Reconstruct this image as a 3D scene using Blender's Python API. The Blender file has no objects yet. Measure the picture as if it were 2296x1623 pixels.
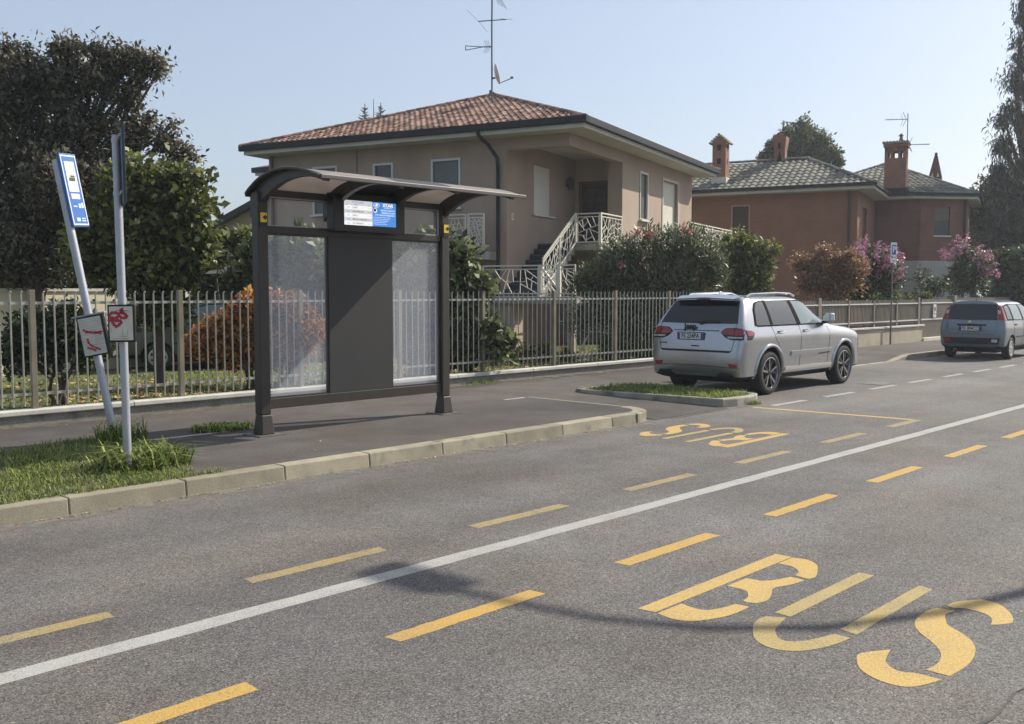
import bpy, bmesh, math, random
import numpy as np
from mathutils import Vector, Matrix
from mathutils.bvhtree import BVHTree
rad = math.radians
sc = bpy.context.scene
col = sc.collection
random.seed(7)

# ------------------------------------------------------------------ camera frame
# World: X runs along the road (to the right and away), Y across it towards the houses, Z up.
TH = rad(43.6); SN, CS = math.sin(TH), math.cos(TH)
FPX, CX, CY, EYE = 2200.0, 1148.0, 811.5, 1.8
PITCH = math.atan((CY-655.0)/FPX)

def at(u, v, d):
    """world point seen in direction (u, v) at forward distance d"""
    x = (u-CX)/FPX; up = -(v-CY)/FPX
    c, s = math.cos(PITCH), math.sin(PITCH)
    f, z = c+up*s, -s+up*c
    k = d/f
    x, y, z = x*k, d, EYE+z*k
    return Vector((x*SN+y*CS, -x*CS+y*SN, z))

# ------------------------------------------------------------------ materials
def M(name, rgb, rough=.6, metal=0., var=0., vscale=3., var2=0., v2scale=60., bump=0., bscale=40.,
      coat=0., spec=.5, trans=0., tint=0., tint2=None, emit=0., ior=1.45, alpha=1., stain=None):
    m = bpy.data.materials.new(name); m.use_nodes = True
    nt = m.node_tree; n = nt.nodes; L = nt.links
    b = n['Principled BSDF']
    b.inputs['Roughness'].default_value = rough
    b.inputs['Metallic'].default_value = metal
    b.inputs['Specular IOR Level'].default_value = spec
    b.inputs['IOR'].default_value = ior
    b.inputs['Coat Weight'].default_value = coat
    b.inputs['Coat Roughness'].default_value = .05
    b.inputs['Alpha'].default_value = alpha
    c = n.new('ShaderNodeRGB'); c.outputs[0].default_value = (*rgb, 1)
    cur = c.outputs[0]
    tc = n.new('ShaderNodeTexCoord')
    def mul(sock, fac_sock, lo, hi):
        mr = n.new('ShaderNodeMapRange'); mr.inputs[1].default_value = .25; mr.inputs[2].default_value = .75
        mr.inputs[3].default_value = lo; mr.inputs[4].default_value = hi
        L.new(fac_sock, mr.inputs[0])
        vm = n.new('ShaderNodeVectorMath'); vm.operation = 'SCALE'
        L.new(sock, vm.inputs[0]); L.new(mr.outputs[0], vm.inputs['Scale'])
        return vm.outputs[0]
    if tint:
        a = n.new('ShaderNodeAttribute'); a.attribute_name = 'tint'
        if tint2:
            mx = n.new('ShaderNodeMix'); mx.data_type = 'RGBA'
            mx.inputs[7].default_value = (*tint2, 1); L.new(cur, mx.inputs[6]); L.new(a.outputs['Fac'], mx.inputs[0]); cur = mx.outputs[2]
        cur = mul(cur, a.outputs['Fac'], 1-tint, 1+tint)
    if var:
        t = n.new('ShaderNodeTexNoise'); t.inputs['Scale'].default_value = vscale; t.inputs['Detail'].default_value = 5
        L.new(tc.outputs['Object'], t.inputs['Vector']); cur = mul(cur, t.outputs['Fac'], 1-var, 1+var)
    if var2:
        t = n.new('ShaderNodeTexNoise'); t.inputs['Scale'].default_value = v2scale; t.inputs['Detail'].default_value = 2
        L.new(tc.outputs['Object'], t.inputs['Vector']); cur = mul(cur, t.outputs['Fac'], 1-var2, 1+var2)
    if stain:
        t = n.new('ShaderNodeTexNoise'); t.inputs['Scale'].default_value = stain[1]; t.inputs['Detail'].default_value = 6
        mp = n.new('ShaderNodeMapping'); mp.inputs['Scale'].default_value = (1, 1, stain[2] if len(stain) > 2 else 1)
        L.new(tc.outputs['Object'], mp.inputs[0]); L.new(mp.outputs[0], t.inputs['Vector'])
        rp = n.new('ShaderNodeMapRange'); rp.inputs[1].default_value = .55; rp.inputs[2].default_value = .72
        L.new(t.outputs['Fac'], rp.inputs[0])
        mx = n.new('ShaderNodeMix'); mx.data_type = 'RGBA'; mx.inputs[7].default_value = (*stain[0], 1)
        L.new(cur, mx.inputs[6]); L.new(rp.outputs[0], mx.inputs[0]); cur = mx.outputs[2]
    L.new(cur, b.inputs['Base Color'])
    if bump:
        t = n.new('ShaderNodeTexNoise'); t.inputs['Scale'].default_value = bscale; t.inputs['Detail'].default_value = 4
        L.new(tc.outputs['Object'], t.inputs['Vector'])
        bp = n.new('ShaderNodeBump'); bp.inputs['Strength'].default_value = bump; bp.inputs['Distance'].default_value = .01
        L.new(t.outputs['Fac'], bp.inputs['Height']); L.new(bp.outputs[0], b.inputs['Normal'])
    if emit:
        L.new(cur, b.inputs['Emission Color']); b.inputs['Emission Strength'].default_value = emit
    if trans:
        tr = n.new('ShaderNodeBsdfTranslucent'); L.new(cur, tr.inputs['Color'])
        ms = n.new('ShaderNodeMixShader'); ms.inputs[0].default_value = trans
        L.new(b.outputs[0], ms.inputs[1]); L.new(tr.outputs[0], ms.inputs[2])
        L.new(ms.outputs[0], n['Material Output'].inputs[0])
    return m

def glass_mat(name, milk, amount, tint=(1, 1, 1)):
    m = bpy.data.materials.new(name); m.use_nodes = True
    n = m.node_tree.nodes; L = m.node_tree.links
    n.remove(n['Principled BSDF']); df = n.new('ShaderNodeBsdfDiffuse'); df.inputs[0].default_value = (*milk, 1); gl = n.new('ShaderNodeBsdfGlossy'); gl.inputs['Roughness'].default_value = .02
    b = n.new('ShaderNodeMixShader'); b.inputs[0].default_value = .2; L.new(df.outputs[0], b.inputs[1]); L.new(gl.outputs[0], b.inputs[2])
    t = n.new('ShaderNodeBsdfTransparent'); t.inputs[0].default_value = (*tint, 1)
    ms = n.new('ShaderNodeMixShader'); ms.inputs[0].default_value = amount
    L.new(t.outputs[0], ms.inputs[1]); L.new(b.outputs[0], ms.inputs[2]); L.new(ms.outputs[0], n['Material Output'].inputs[0])
    return m

def dust_mat(name, rgb, t0, t1):
    m = bpy.data.materials.new(name); m.use_nodes = True; n = m.node_tree.nodes; L = m.node_tree.links; b = n['Principled BSDF']
    b.inputs['Base Color'].default_value = (*rgb, 1); b.inputs['Roughness'].default_value = .95
    g = n.new('ShaderNodeNewGeometry'); sp = n.new('ShaderNodeSeparateXYZ'); L.new(g.outputs['Position'], sp.inputs[0])
    mr = n.new('ShaderNodeMapRange'); mr.inputs[1].default_value = t0; mr.inputs[2].default_value = t1; mr.inputs[3].default_value = -.25; mr.inputs[4].default_value = .32; L.new(sp.outputs[1], mr.inputs[0])
    t = n.new('ShaderNodeTexNoise'); t.inputs['Scale'].default_value = 5; t.inputs['Detail'].default_value = 8; L.new(g.outputs['Position'], t.inputs['Vector'])
    ad = n.new('ShaderNodeMath'); ad.operation = 'ADD'; L.new(mr.outputs[0], ad.inputs[0]); L.new(t.outputs['Fac'], ad.inputs[1])
    m2 = n.new('ShaderNodeMapRange'); m2.inputs[1].default_value = .45; m2.inputs[2].default_value = .8; m2.inputs[3].default_value = 0; m2.inputs[4].default_value = .75; L.new(ad.outputs[0], m2.inputs[0])
    tr = n.new('ShaderNodeBsdfTransparent'); ms = n.new('ShaderNodeMixShader'); L.new(m2.outputs[0], ms.inputs[0]); L.new(tr.outputs[0], ms.inputs[1]); L.new(b.outputs[0], ms.inputs[2]); L.new(ms.outputs[0], n['Material Output'].inputs[0])
    return m

def asphalt(name, base, light=.5, grain=1., patch=.18, seed=0., streak=0.):
    """aggregate: individual pale and dark stones in a binder, with large worn patches"""
    m = bpy.data.materials.new(name); m.use_nodes = True
    nt = m.node_tree; n = nt.nodes; L = nt.links; b = n['Principled BSDF']
    b.inputs['Roughness'].default_value = .82; b.inputs['Specular IOR Level'].default_value = .35
    g = n.new('ShaderNodeNewGeometry')
    mp = n.new('ShaderNodeMapping'); mp.inputs['Location'].default_value = (seed, seed*1.7, 0); L.new(g.outputs['Position'], mp.inputs[0])
    def noise(scale, det, vec=None):
        t = n.new('ShaderNodeTexNoise'); t.inputs['Scale'].default_value = scale; t.inputs['Detail'].default_value = det
        L.new(vec or mp.outputs[0], t.inputs['Vector']); return t.outputs['Fac']
    def rng(s, a, b_, c, d):
        r = n.new('ShaderNodeMapRange'); r.inputs[1].default_value = a; r.inputs[2].default_value = b_
        r.inputs[3].default_value = c; r.inputs[4].default_value = d; L.new(s, r.inputs[0]); return r.outputs[0]
    def math_(op, a, b_):
        r = n.new('ShaderNodeMath'); r.operation = op
        for i, q in enumerate((a, b_)):
            if isinstance(q, (int, float)): r.inputs[i].default_value = q
            else: L.new(q, r.inputs[i])
        return r.outputs[0]
    vo = n.new('ShaderNodeTexVoronoi'); vo.inputs['Scale'].default_value = 135; L.new(mp.outputs[0], vo.inputs['Vector'])
    sep = n.new('ShaderNodeSeparateColor'); L.new(vo.outputs['Color'], sep.inputs[0])
    stone = rng(sep.outputs[0], 0, 1, 1-.60*grain, 1+.60*grain)
    pale = rng(sep.outputs[1], .86, .95, 0, light*grain*1.7)
    v2 = n.new('ShaderNodeTexVoronoi'); v2.inputs['Scale'].default_value = 38; L.new(mp.outputs[0], v2.inputs['Vector'])
    sp2 = n.new('ShaderNodeSeparateColor'); L.new(v2.outputs['Color'], sp2.inputs[0])
    mid = rng(sp2.outputs[0], 0, 1, 1-.08*grain, 1+.08*grain)
    p1 = rng(noise(.35, 5), .3, .7, 1-patch, 1+patch)
    p2 = rng(noise(2.2, 4), .3, .7, 1-patch*.5, 1+patch*.5)
    f = math_('MULTIPLY', math_('MULTIPLY', stone, mid), math_('MULTIPLY', p1, p2))
    f = math_('ADD', f, pale)
    if streak:
        ms = n.new('ShaderNodeMapping'); ms.inputs['Scale'].default_value = (.035, .8, 1); L.new(mp.outputs[0], ms.inputs[0])
        f = math_('MULTIPLY', f, rng(noise(1., 4, ms.outputs[0]), .3, .7, 1-streak, 1+streak))
    hue = n.new('ShaderNodeMix'); hue.data_type = 'RGBA'
    hue.inputs[6].default_value = (base[0], base[1], base[2], 1)
    hue.inputs[7].default_value = (base[0]*1.02, base[1]*.93, base[2]*.88, 1)
    L.new(rng(noise(.8, 3), .35, .65, 0, 1), hue.inputs[0])
    vm = n.new('ShaderNodeVectorMath'); vm.operation = 'SCALE'; L.new(hue.outputs[2], vm.inputs[0]); L.new(f, vm.inputs['Scale'])
    L.new(vm.outputs[0], b.inputs['Base Color'])
    bp = n.new('ShaderNodeBump'); bp.inputs['Strength'].default_value = .5; bp.inputs['Distance'].default_value = .004
    L.new(stone, bp.inputs['Height']); L.new(bp.outputs[0], b.inputs['Normal'])
    m['col'] = 1
    return m

def paint(name, rgb, wear, base=(.16, .15, .145), seed=0.):
    """road paint worn through to the stones"""
    m = asphalt(name, base, seed=seed)
    n = m.node_tree.nodes; L = m.node_tree.links; b = n['Principled BSDF']
    src = b.inputs['Base Color'].links[0].from_socket
    g = n.new('ShaderNodeNewGeometry')
    def noise(s, d):
        t = n.new('ShaderNodeTexNoise'); t.inputs['Scale'].default_value = s; t.inputs['Detail'].default_value = d
        L.new(g.outputs['Position'], t.inputs['Vector']); return t.outputs['Fac']
    a = noise(130, 2); c = noise(3.5, 4)
    ad = n.new('ShaderNodeMath'); ad.operation = 'MULTIPLY_ADD'; ad.inputs[1].default_value = .45; L.new(c, ad.inputs[0]); L.new(a, ad.inputs[2])
    mr = n.new('ShaderNodeMapRange'); lim = .98-wear*.26
    mr.inputs[1].default_value = lim-.07; mr.inputs[2].default_value = lim+.06; mr.inputs[3].default_value = 1-wear*.30; mr.inputs[4].default_value = .18
    L.new(ad.outputs[0], mr.inputs[0])
    c1 = n.new('ShaderNodeRGB'); c1.outputs[0].default_value = (*rgb, 1)
    v = n.new('ShaderNodeVectorMath'); v.operation = 'SCALE'; L.new(c1.outputs[0], v.inputs[0])
    m2 = n.new('ShaderNodeMapRange'); m2.inputs[1].default_value = .3; m2.inputs[2].default_value = .7; m2.inputs[3].default_value = .72; m2.inputs[4].default_value = 1.16
    L.new(noise(110, 4), m2.inputs[0]); L.new(m2.outputs[0], v.inputs['Scale'])
    mx = n.new('ShaderNodeMix'); mx.data_type = 'RGBA'
    L.new(src, mx.inputs[6]); L.new(v.outputs[0], mx.inputs[7]); L.new(mr.outputs[0], mx.inputs[0])
    L.new(mx.outputs[2], b.inputs['Base Color'])
    return m

# ------------------------------------------------------------------ mesh builder
class MB:
    def __init__(s): s.v = []; s.f = []; s.m = []; s.t = None
    def add(s, vs, fs, mi=0):
        o = len(s.v); s.v += [tuple(q) for q in vs]; s.f += [tuple(i+o for i in f) for f in fs]; s.m += [mi]*len(fs); return s
    def box(s, x0, x1, y0, y1, z0, z1, mi=0):
        return s.add([(x0, y0, z0), (x1, y0, z0), (x1, y1, z0), (x0, y1, z0), (x0, y0, z1), (x1, y0, z1), (x1, y1, z1), (x0, y1, z1)],
                     [(0, 3, 2, 1), (4, 5, 6, 7), (0, 1, 5, 4), (1, 2, 6, 5), (2, 3, 7, 6), (3, 0, 4, 7)], mi)
    def frustum(s, cx, cy, z0, z1, a0, b0, a1, b1, mi=0):
        vs = [(cx+i*a0, cy+j*b0, z0) for i, j in ((-1, -1), (1, -1), (1, 1), (-1, 1))]+[(cx+i*a1, cy+j*b1, z1) for i, j in ((-1, -1), (1, -1), (1, 1), (-1, 1))]
        return s.add(vs, [(0, 3, 2, 1), (4, 5, 6, 7), (0, 1, 5, 4), (1, 2, 6, 5), (2, 3, 7, 6), (3, 0, 4, 7)], mi)
    def bar(s, p, q, w, h, mi=0, up=(0, 0, 1)):
        p, q = Vector(p), Vector(q); d = (q-p).normalized(); u = Vector(up)
        if abs(d.dot(u)) > .98: u = Vector((1, 0, 0))
        a = d.cross(u).normalized()*w/2; b = a.cross(d).normalized()*h/2
        vs = [p-a-b, p+a-b, p+a+b, p-a+b, q-a-b, q+a-b, q+a+b, q-a+b]
        return s.add(vs, [(0, 1, 2, 3), (7, 6, 5, 4), (0, 4, 5, 1), (1, 5, 6, 2), (2, 6, 7, 3), (3, 7, 4, 0)], mi)
    def tube(s, pts, r, n=8, mi=0):
        pts = [Vector(p) for p in pts]; rs = r if isinstance(r, (list, tuple)) else [r]*len(pts)
        rings = []; prev = None
        for i, p in enumerate(pts):
            d = (pts[min(i+1, len(pts)-1)]-pts[max(i-1, 0)]).normalized()
            if prev is None: a = d.orthogonal().normalized()
            else:
                a = prev-d*prev.dot(d)
                a = a.normalized() if a.length > 1e-6 else d.orthogonal().normalized()
            prev = a; b = d.cross(a)
            rings.append([p+(a*math.cos(2*math.pi*k/n)+b*math.sin(2*math.pi*k/n))*rs[i] for k in range(n)])
        vs = [q for rg in rings for q in rg]; fs = []
        for i in range(len(pts)-1):
            for k in range(n): fs.append((i*n+k, i*n+(k+1) % n, (i+1)*n+(k+1) % n, (i+1)*n+k))
        fs.append(tuple(reversed(range(n)))); fs.append(tuple(range((len(pts)-1)*n, len(pts)*n)))
        return s.add(vs, fs, mi)
    def prism(s, poly, z0, z1, mi=0):
        n = len(poly); ar = sum(poly[i][0]*poly[(i+1) % n][1]-poly[(i+1) % n][0]*poly[i][1] for i in range(n))
        if ar < 0: poly = poly[::-1]
        vs = [(x, y, z0) for x, y in poly]+[(x, y, z1) for x, y in poly]
        fs = [tuple(reversed(range(n))), tuple(range(n, 2*n))]+[(i, (i+1) % n, n+(i+1) % n, n+i) for i in range(n)]
        return s.add(vs, fs, mi)
    def sheet(s, poly, z, mi=0):
        n = len(poly); ar = sum(poly[i][0]*poly[(i+1) % n][1]-poly[(i+1) % n][0]*poly[i][1] for i in range(n))
        if ar < 0: poly = poly[::-1]
        zf = z if callable(z) else (lambda x, y: z)
        return s.add([(x, y, zf(x, y)) for x, y in poly], [tuple(range(n))], mi)
    def quad(s, a, b, c, d, mi=0): return s.add([a, b, c, d], [(0, 1, 2, 3)], mi)
    def lathe(s, prof, n=24, mi=0, axis='z', o=(0, 0, 0)):
        """profile of (radius, height) turned round an axis"""
        vs = []
        for r, h in prof:
            for k in range(n):
                c, q = r*math.cos(2*math.pi*k/n), r*math.sin(2*math.pi*k/n)
                p = {'z': (c, q, h), 'y': (c, h, -q), 'x': (h, c, q)}[axis]
                vs.append((p[0]+o[0], p[1]+o[1], p[2]+o[2]))
        fs = [(i*n+k, i*n+(k+1) % n, (i+1)*n+(k+1) % n, (i+1)*n+k) for i in range(len(prof)-1) for k in range(n)]
        return s.add(vs, fs, mi)
    def build(s, name, mats, parent=None, smooth=False, bevel=0., seg=2, loc=None):
        me = bpy.data.meshes.new(name); me.from_pydata(s.v, [], s.f)
        mats = mats if isinstance(mats, (list, tuple)) else [mats]
        for q in mats: me.materials.append(q)
        if len(mats) > 1: me.polygons.foreach_set('material_index', s.m)
        if s.t is not None:
            a = me.attributes.new('tint', 'FLOAT', 'POINT'); a.data.foreach_set('value', np.asarray(s.t, dtype=np.float32))
        if smooth:
            me.polygons.foreach_set('use_smooth', [True]*len(me.polygons)); me.set_sharp_from_angle(angle=rad(38))
        me.update()
        o = bpy.data.objects.new(name, me); col.objects.link(o)
        if parent: o.parent = parent
        if loc: o.location = loc
        if bevel:
            bv = o.modifiers.new('bevel', 'BEVEL'); bv.width = bevel; bv.segments = seg; bv.limit_method = 'ANGLE'; bv.angle_limit = rad(35)
        return o

def tag(o, label, cat, group=None):
    o['label'] = label; o['category'] = cat
    if group: o['group'] = group
    return o
def thing(name, label, cat, loc=(0, 0, 0), rot=(0, 0, 0), group=None):
    o = bpy.data.objects.new(name, None); o.empty_display_size = .2; col.objects.link(o)
    o.location = loc; o.rotation_euler = rot
    return tag(o, label, cat, group)
def kind(o, k): o['kind'] = k; return o
def copy_tree(o, parent=None):
    c = o.copy(); col.objects.link(c)
    if parent: c.parent = parent
    for ch in list(o.children): copy_tree(ch, c)
    return c

def text(name, s, size, mat_, parent, mtx, extrude=.0015, sx=1., align='CENTER', bold=0.):
    cu = bpy.data.curves.new(name, 'FONT'); cu.body = s; cu.size = size; cu.align_x = align; cu.align_y = 'CENTER'
    cu.extrude = extrude; cu.resolution_u = 3; cu.offset = bold
    ob = bpy.data.objects.new(name, cu); col.objects.link(ob)
    dg = bpy.context.evaluated_depsgraph_get(); dg.update()
    me = bpy.data.meshes.new_from_object(ob.evaluated_get(dg))
    bpy.data.objects.remove(ob); bpy.data.curves.remove(cu)
    me.transform(mtx @ Matrix.Diagonal((sx, 1, 1, 1)))
    me.materials.clear(); me.materials.append(mat_); me.name = name
    o = bpy.data.objects.new(name, me); col.objects.link(o); o.parent = parent
    return o
def frame_mtx(o, x, y):
    """matrix whose local X, Y lie along x, y with origin o"""
    x = Vector(x).normalized(); y = Vector(y).normalized(); z = x.cross(y)
    m = Matrix((x, y, z)).transposed().to_4x4(); m.translation = Vector(o); return m

def crackle(quad, area, rng, min_a=.35):
    """crazy paving bars: cut a quad (3D corners, counter-clockwise) by random lines; returns 3D segments"""
    A, B, C, D = [Vector(q) for q in quad]
    w = (B-A).length; h = (D-A).length
    polys = [[(0, 0), (w, 0), (w, h), (0, h)]]; segs = []
    def ar(p): return abs(sum(p[i][0]*p[(i+1) % len(p)][1]-p[(i+1) % len(p)][0]*p[i][1] for i in range(len(p))))/2
    guard = 0
    while polys and guard < 400:
        guard += 1
        p = polys.pop()
        if ar(p) < area*rng.uniform(.7, 1.5): continue
        n = len(p); ln = [math.dist(p[i], p[(i+1) % n]) for i in range(n)]
        i = max(range(n), key=lambda k: ln[k]); t = rng.uniform(.32, .68)
        o = (p[i][0]+(p[(i+1) % n][0]-p[i][0])*t, p[i][1]+(p[(i+1) % n][1]-p[i][1])*t)
        ang = math.atan2(p[(i+1) % n][1]-p[i][1], p[(i+1) % n][0]-p[i][0])+math.pi/2+rng.uniform(-.65, .65)
        d = (math.cos(ang), math.sin(ang)); best = None
        for k in range(n):
            if k == i: continue
            a, b = p[k], p[(k+1) % n]; e = (b[0]-a[0], b[1]-a[1]); den = d[0]*e[1]-d[1]*e[0]
            if abs(den) < 1e-9: continue
            tt = ((a[0]-o[0])*e[1]-(a[1]-o[1])*e[0])/den; ss = ((a[0]-o[0])*d[1]-(a[1]-o[1])*d[0])/den
            if tt > 1e-4 and -1e-6 <= ss <= 1+1e-6 and (best is None or tt < best[0]): best = (tt, k)
        if not best: continue
        tt, k = best; q = (o[0]+d[0]*tt, o[1]+d[1]*tt); segs.append((o, q))
        def walk(st, en, first, last):
            r = [first]; j = st
            while True:
                j = (j+1) % n; r.append(p[j])
                if j == en: break
            r.append(last); return r
        polys.append(walk(i, k, o, q)); polys.append(walk(k, i, q, o))
    def m3(u, v):
        s, t = u/w, v/h
        return (A*(1-s)+B*s)*(1-t)+(D*(1-s)+C*s)*t
    return [(m3(*a), m3(*b)) for a, b in segs]

def wall(mb, org, ux, w0, w1, z0, z1, holes, depth, mi=0, mr=0):
    """wall face along ux from w0..w1, z0..z1 with rectangular openings and reveals going inwards (inward = normal of ux x z negated)"""
    org = Vector(org); ux = Vector(ux); inn = Vector((0, 0, 1)).cross(ux)
    xs = sorted({w0, w1, *[h[0] for h in holes], *[h[1] for h in holes]}); zs = sorted({z0, z1, *[h[2] for h in holes], *[h[3] for h in holes]})
    P = lambda w, z, d=0: org+ux*w+Vector((0, 0, z))+inn*d
    for i in range(len(xs)-1):
        for j in range(len(zs)-1):
            cx, cz = (xs[i]+xs[i+1])/2, (zs[j]+zs[j+1])/2
            if any(h[0] < cx < h[1] and h[2] < cz < h[3] for h in holes): continue
            mb.quad(P(xs[i], zs[j]), P(xs[i+1], zs[j]), P(xs[i+1], zs[j+1]), P(xs[i], zs[j+1]), mi)
    for a, b, c, d in holes:
        mb.quad(P(a, c), P(a, c, depth), P(b, c, depth), P(b, c), mr); mb.quad(P(a, d), P(b, d), P(b, d, depth), P(a, d, depth), mr)
        mb.quad(P(a, c), P(a, d), P(a, d, depth), P(a, c, depth), mr); mb.quad(P(b, c), P(b, c, depth), P(b, d, depth), P(b, d), mr)

def tile_roof(mb, o, e, u, poly, tw=.205, tl=.33, hgt=.045, seed=1):
    """barrel tiles laid on the slope: o origin, e along the eave, u up the slope, poly in (e,u)"""
    o, e, u = Vector(o), Vector(e).normalized(), Vector(u).normalized(); n = e.cross(u).normalized()
    rg = random.Random(seed)
    if mb.t is None: mb.t = [0.5]*len(mb.v)
    xs = [p[0] for p in poly]; ys = [p[1] for p in poly]
    def inside(x, y):
        r = False; k = len(poly)
        for i in range(k):
            a, b = poly[i], poly[(i+1) % k]
            if (a[1] > y) != (b[1] > y) and x < (b[0]-a[0])*(y-a[1])/(b[1]-a[1])+a[0]: r = not r
        return r
    x = min(xs)
    prof = [(0, 0), (.1, .35), (.25, .85), (.4, 1), (.55, .85), (.7, .35), (.8, .02), (1, 0)]
    while x < max(xs):
        y = min(ys)
        while y < max(ys):
            if inside(x+tw/2, y+tl*.5):
                jx, jz, t = rg.uniform(-.006, .006), rg.uniform(0, .008), rg.random()
                vs = []
                for yy, lift in ((y-.03, -.012), (y-.03, .03+jz), (y+tl, .004)):
                    for fx, h in prof:
                        hh = h*hgt if lift > -.01 else h*hgt*.55
                        vs.append(o+e*(x+fx*tw+jx)+u*yy+n*(hh+max(lift, 0)+.02))
                k = len(prof); fs = []
                for r in range(2):
                    for c in range(k-1): fs.append((r*k+c, r*k+c+1, (r+1)*k+c+1, (r+1)*k+c))
                mb.add(vs, fs, 0); mb.t += [t]*len(vs)
            y += tl
        x += tw
    mb.add([o+e*p[0]+u*p[1] for p in poly], [tuple(range(len(poly)))], 0); mb.t += [.3]*len(poly)

def ridge_caps(mb, p, q, r=.12, step=.36, seed=3):
    p, q = Vector(p), Vector(q); L = (q-p).length; d = (q-p)/L; k = int(L/step); rg = random.Random(seed)
    side = d.cross(Vector((0, 0, 1))).normalized(); up = side.cross(d).normalized()
    if mb.t is None: mb.t = [.5]*len(mb.v)
    for i in range(k+1):
        a = p+d*(i*step-.03); b = p+d*min((i+1)*step+.02, L+.05); t = rg.random(); vs = []
        for c, rr in ((a, r*1.12), (b, r*.95)):
            for g in range(7):
                w = math.pi*g/6; vs.append(c+side*math.cos(w)*rr+up*(math.sin(w)*rr*.8-.01))
        fs = [(g, g+1, 8+g, 7+g) for g in range(6)]+[tuple(range(7))]
        mb.add(vs, fs, 0); mb.t += [t]*len(vs)
# ================================================================== the ground
ASPH = asphalt('road_asphalt', (.109, .105, .0985), seed=0, patch=.22, streak=.24)
PAVE = asphalt('pavement_asphalt', (.076, .069, .063), light=.16, grain=.5, patch=.32, seed=31, streak=.10)
SOIL = M('soil', (.10, .085, .06), .95, var=.4, vscale=1.2, var2=.3, v2scale=30, bump=.6, bscale=12)
LAWN = M('lawn', (.085, .10, .035), .95, var=.45, vscale=.9, var2=.4, v2scale=45, bump=.8, bscale=50)
KERB = M('kerb_stone', (.285, .255, .185), .85, tint=.14, var=.25, vscale=2.5, var2=.18, v2scale=120, bump=.25, bscale=60, stain=((.17, .15, .11), 3.5))
PALE = M('pale_stone', (.40, .38, .33), .85, var=.2, vscale=4, var2=.15, v2scale=90)
CONC = M('concrete', (.27, .255, .225), .9, var=.25, vscale=1.6, var2=.12, v2scale=60, bump=.3, bscale=30, stain=((.13, .12, .10), 1.4, .5))

g = MB(); g.quad((-90, -60, -.06), (230, -60, -.06), (230, 160, -.06), (-90, 160, -.06)); kind(g.build('ground', SOIL), 'structure')
g = MB(); g.quad((-60, -7, 0), (220, -7, 0), (220, 10.75, 0), (-60, 10.75, 0)); kind(g.build('road', ASPH), 'structure')
g = MB(); g.quad((-30, 13.12, .12), (90, 13.12, .12), (90, 60, .12), (-30, 60, .12)); kind(g.build('garden_lawn', LAWN), 'structure')

# pavement: the raised platform, then the driveway ramp and the pavement beyond it
PZ = .13
arc = [(10.9+.45*math.sin(a), 8.65-.45*math.cos(a)) for a in [k*math.pi/2/8 for k in range(9)]]
g = MB(); g.sheet([(-30, 8.18), (10.9, 8.18)]+arc[1:]+[(11.47, 8.67), (11.47, 10.55), (11.55, 12.95), (-30, 12.95)], PZ)
kind(g.build('pavement', PAVE), 'structure')
def ramp(s):
    return max(0., min(1., (s-25.3)/1.))
def f0(s): return 8.02 if s < 13.3 else (10.5 if s > 14.75 else 8.02+(s-13.3)/1.45*2.48)
ss = [11.38, 12.2, 13.0, 13.3, 13.6, 14.2, 14.75, 16, 20, 25.3, 25.8, 26.3, 30, 80]
g = MB(); vs = []; nv = 6
for s in ss:
    for k in range(nv):
        v = k/(nv-1); t = f0(s)+(12.95-f0(s))*v
        lim = .128 if s > 11.5 else .122
        vs.append((s, t, .005+(lim-.005)*max(v, ramp(s))))
fs = [(i*nv+k, (i+1)*nv+k, (i+1)*nv+k+1, i*nv+k+1) for i in range(len(ss)-1) for k in range(nv-1)]
g.add(vs, fs); kind(g.build('driveway', PAVE), 'structure')

# kerb of one-metre stones, with the rounded return at the driveway
g = MB(); x = 4.23-1.022*34; rk = random.Random(2); g.t = []
while x < 10.8:
    e = min(x+1.022, 10.9); j = rk.uniform(-.004, .004)
    vs = [(x+.002, 8.0+j, -.05), (e-.002, 8.0+j, -.05), (e-.002, 8.2, -.05), (x+.002, 8.2, -.05), (x+.002, 8.02+j, PZ+.006+j), (e-.002, 8.02+j, PZ+.006-j), (e-.002, 8.2, PZ+.006), (x+.002, 8.2, PZ+.006)]
    g.add(vs, [(0, 3, 2, 1), (4, 5, 6, 7), (0, 1, 5, 4), (1, 2, 6, 5), (2, 3, 7, 6), (3, 0, 4, 7)]); g.t += [rk.random()]*8; x += 1.022
def arcstone(a0, a1, r0, r1, cx, cy):
    n = 7; A = [a0+(a1-a0)*k/n for k in range(n+1)]
    return [(cx+r1*math.sin(a), cy-r1*math.cos(a)) for a in A]+[(cx+r0*math.sin(a), cy-r0*math.cos(a)) for a in reversed(A)]
g.prism(arcstone(0.015, .78, .45, .65, 10.9, 8.65), -.05, PZ+.005); g.prism(arcstone(.80, 1.56, .45, .65, 10.9, 8.65), -.05, PZ+.005)
for k in range(2): g.box(11.35, 11.55, 8.66+k*.98, 9.63+k*.98, -.05, PZ-.003)
g.t += [.5]*(len(g.v)-len(g.t)); kind(g.build('kerb', KERB, bevel=.012), 'structure')
g = MB()
g.box(14.8, 25.28, 10.38, 10.5, -.05, .012)
g.add([(25.29, 10.38, -.05), (26.3, 10.38, -.05), (26.3, 10.56, -.05), (25.29, 10.56, -.05), (25.29, 10.38, .012), (26.3, 10.38, .135), (26.3, 10.56, .138), (25.29, 10.56, .014)], [(0, 3, 2, 1), (4, 5, 6, 7), (0, 1, 5, 4), (1, 2, 6, 5), (2, 3, 7, 6), (3, 0, 4, 7)])
g.t = None
x = 26.31
while x < 60: g.box(x, x+1.0, 10.38, 10.56, -.05, .137); x += 1.01
g.t = [.5]*len(g.v); kind(g.build('bay_kerb', KERB, bevel=.015), 'structure')
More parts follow.
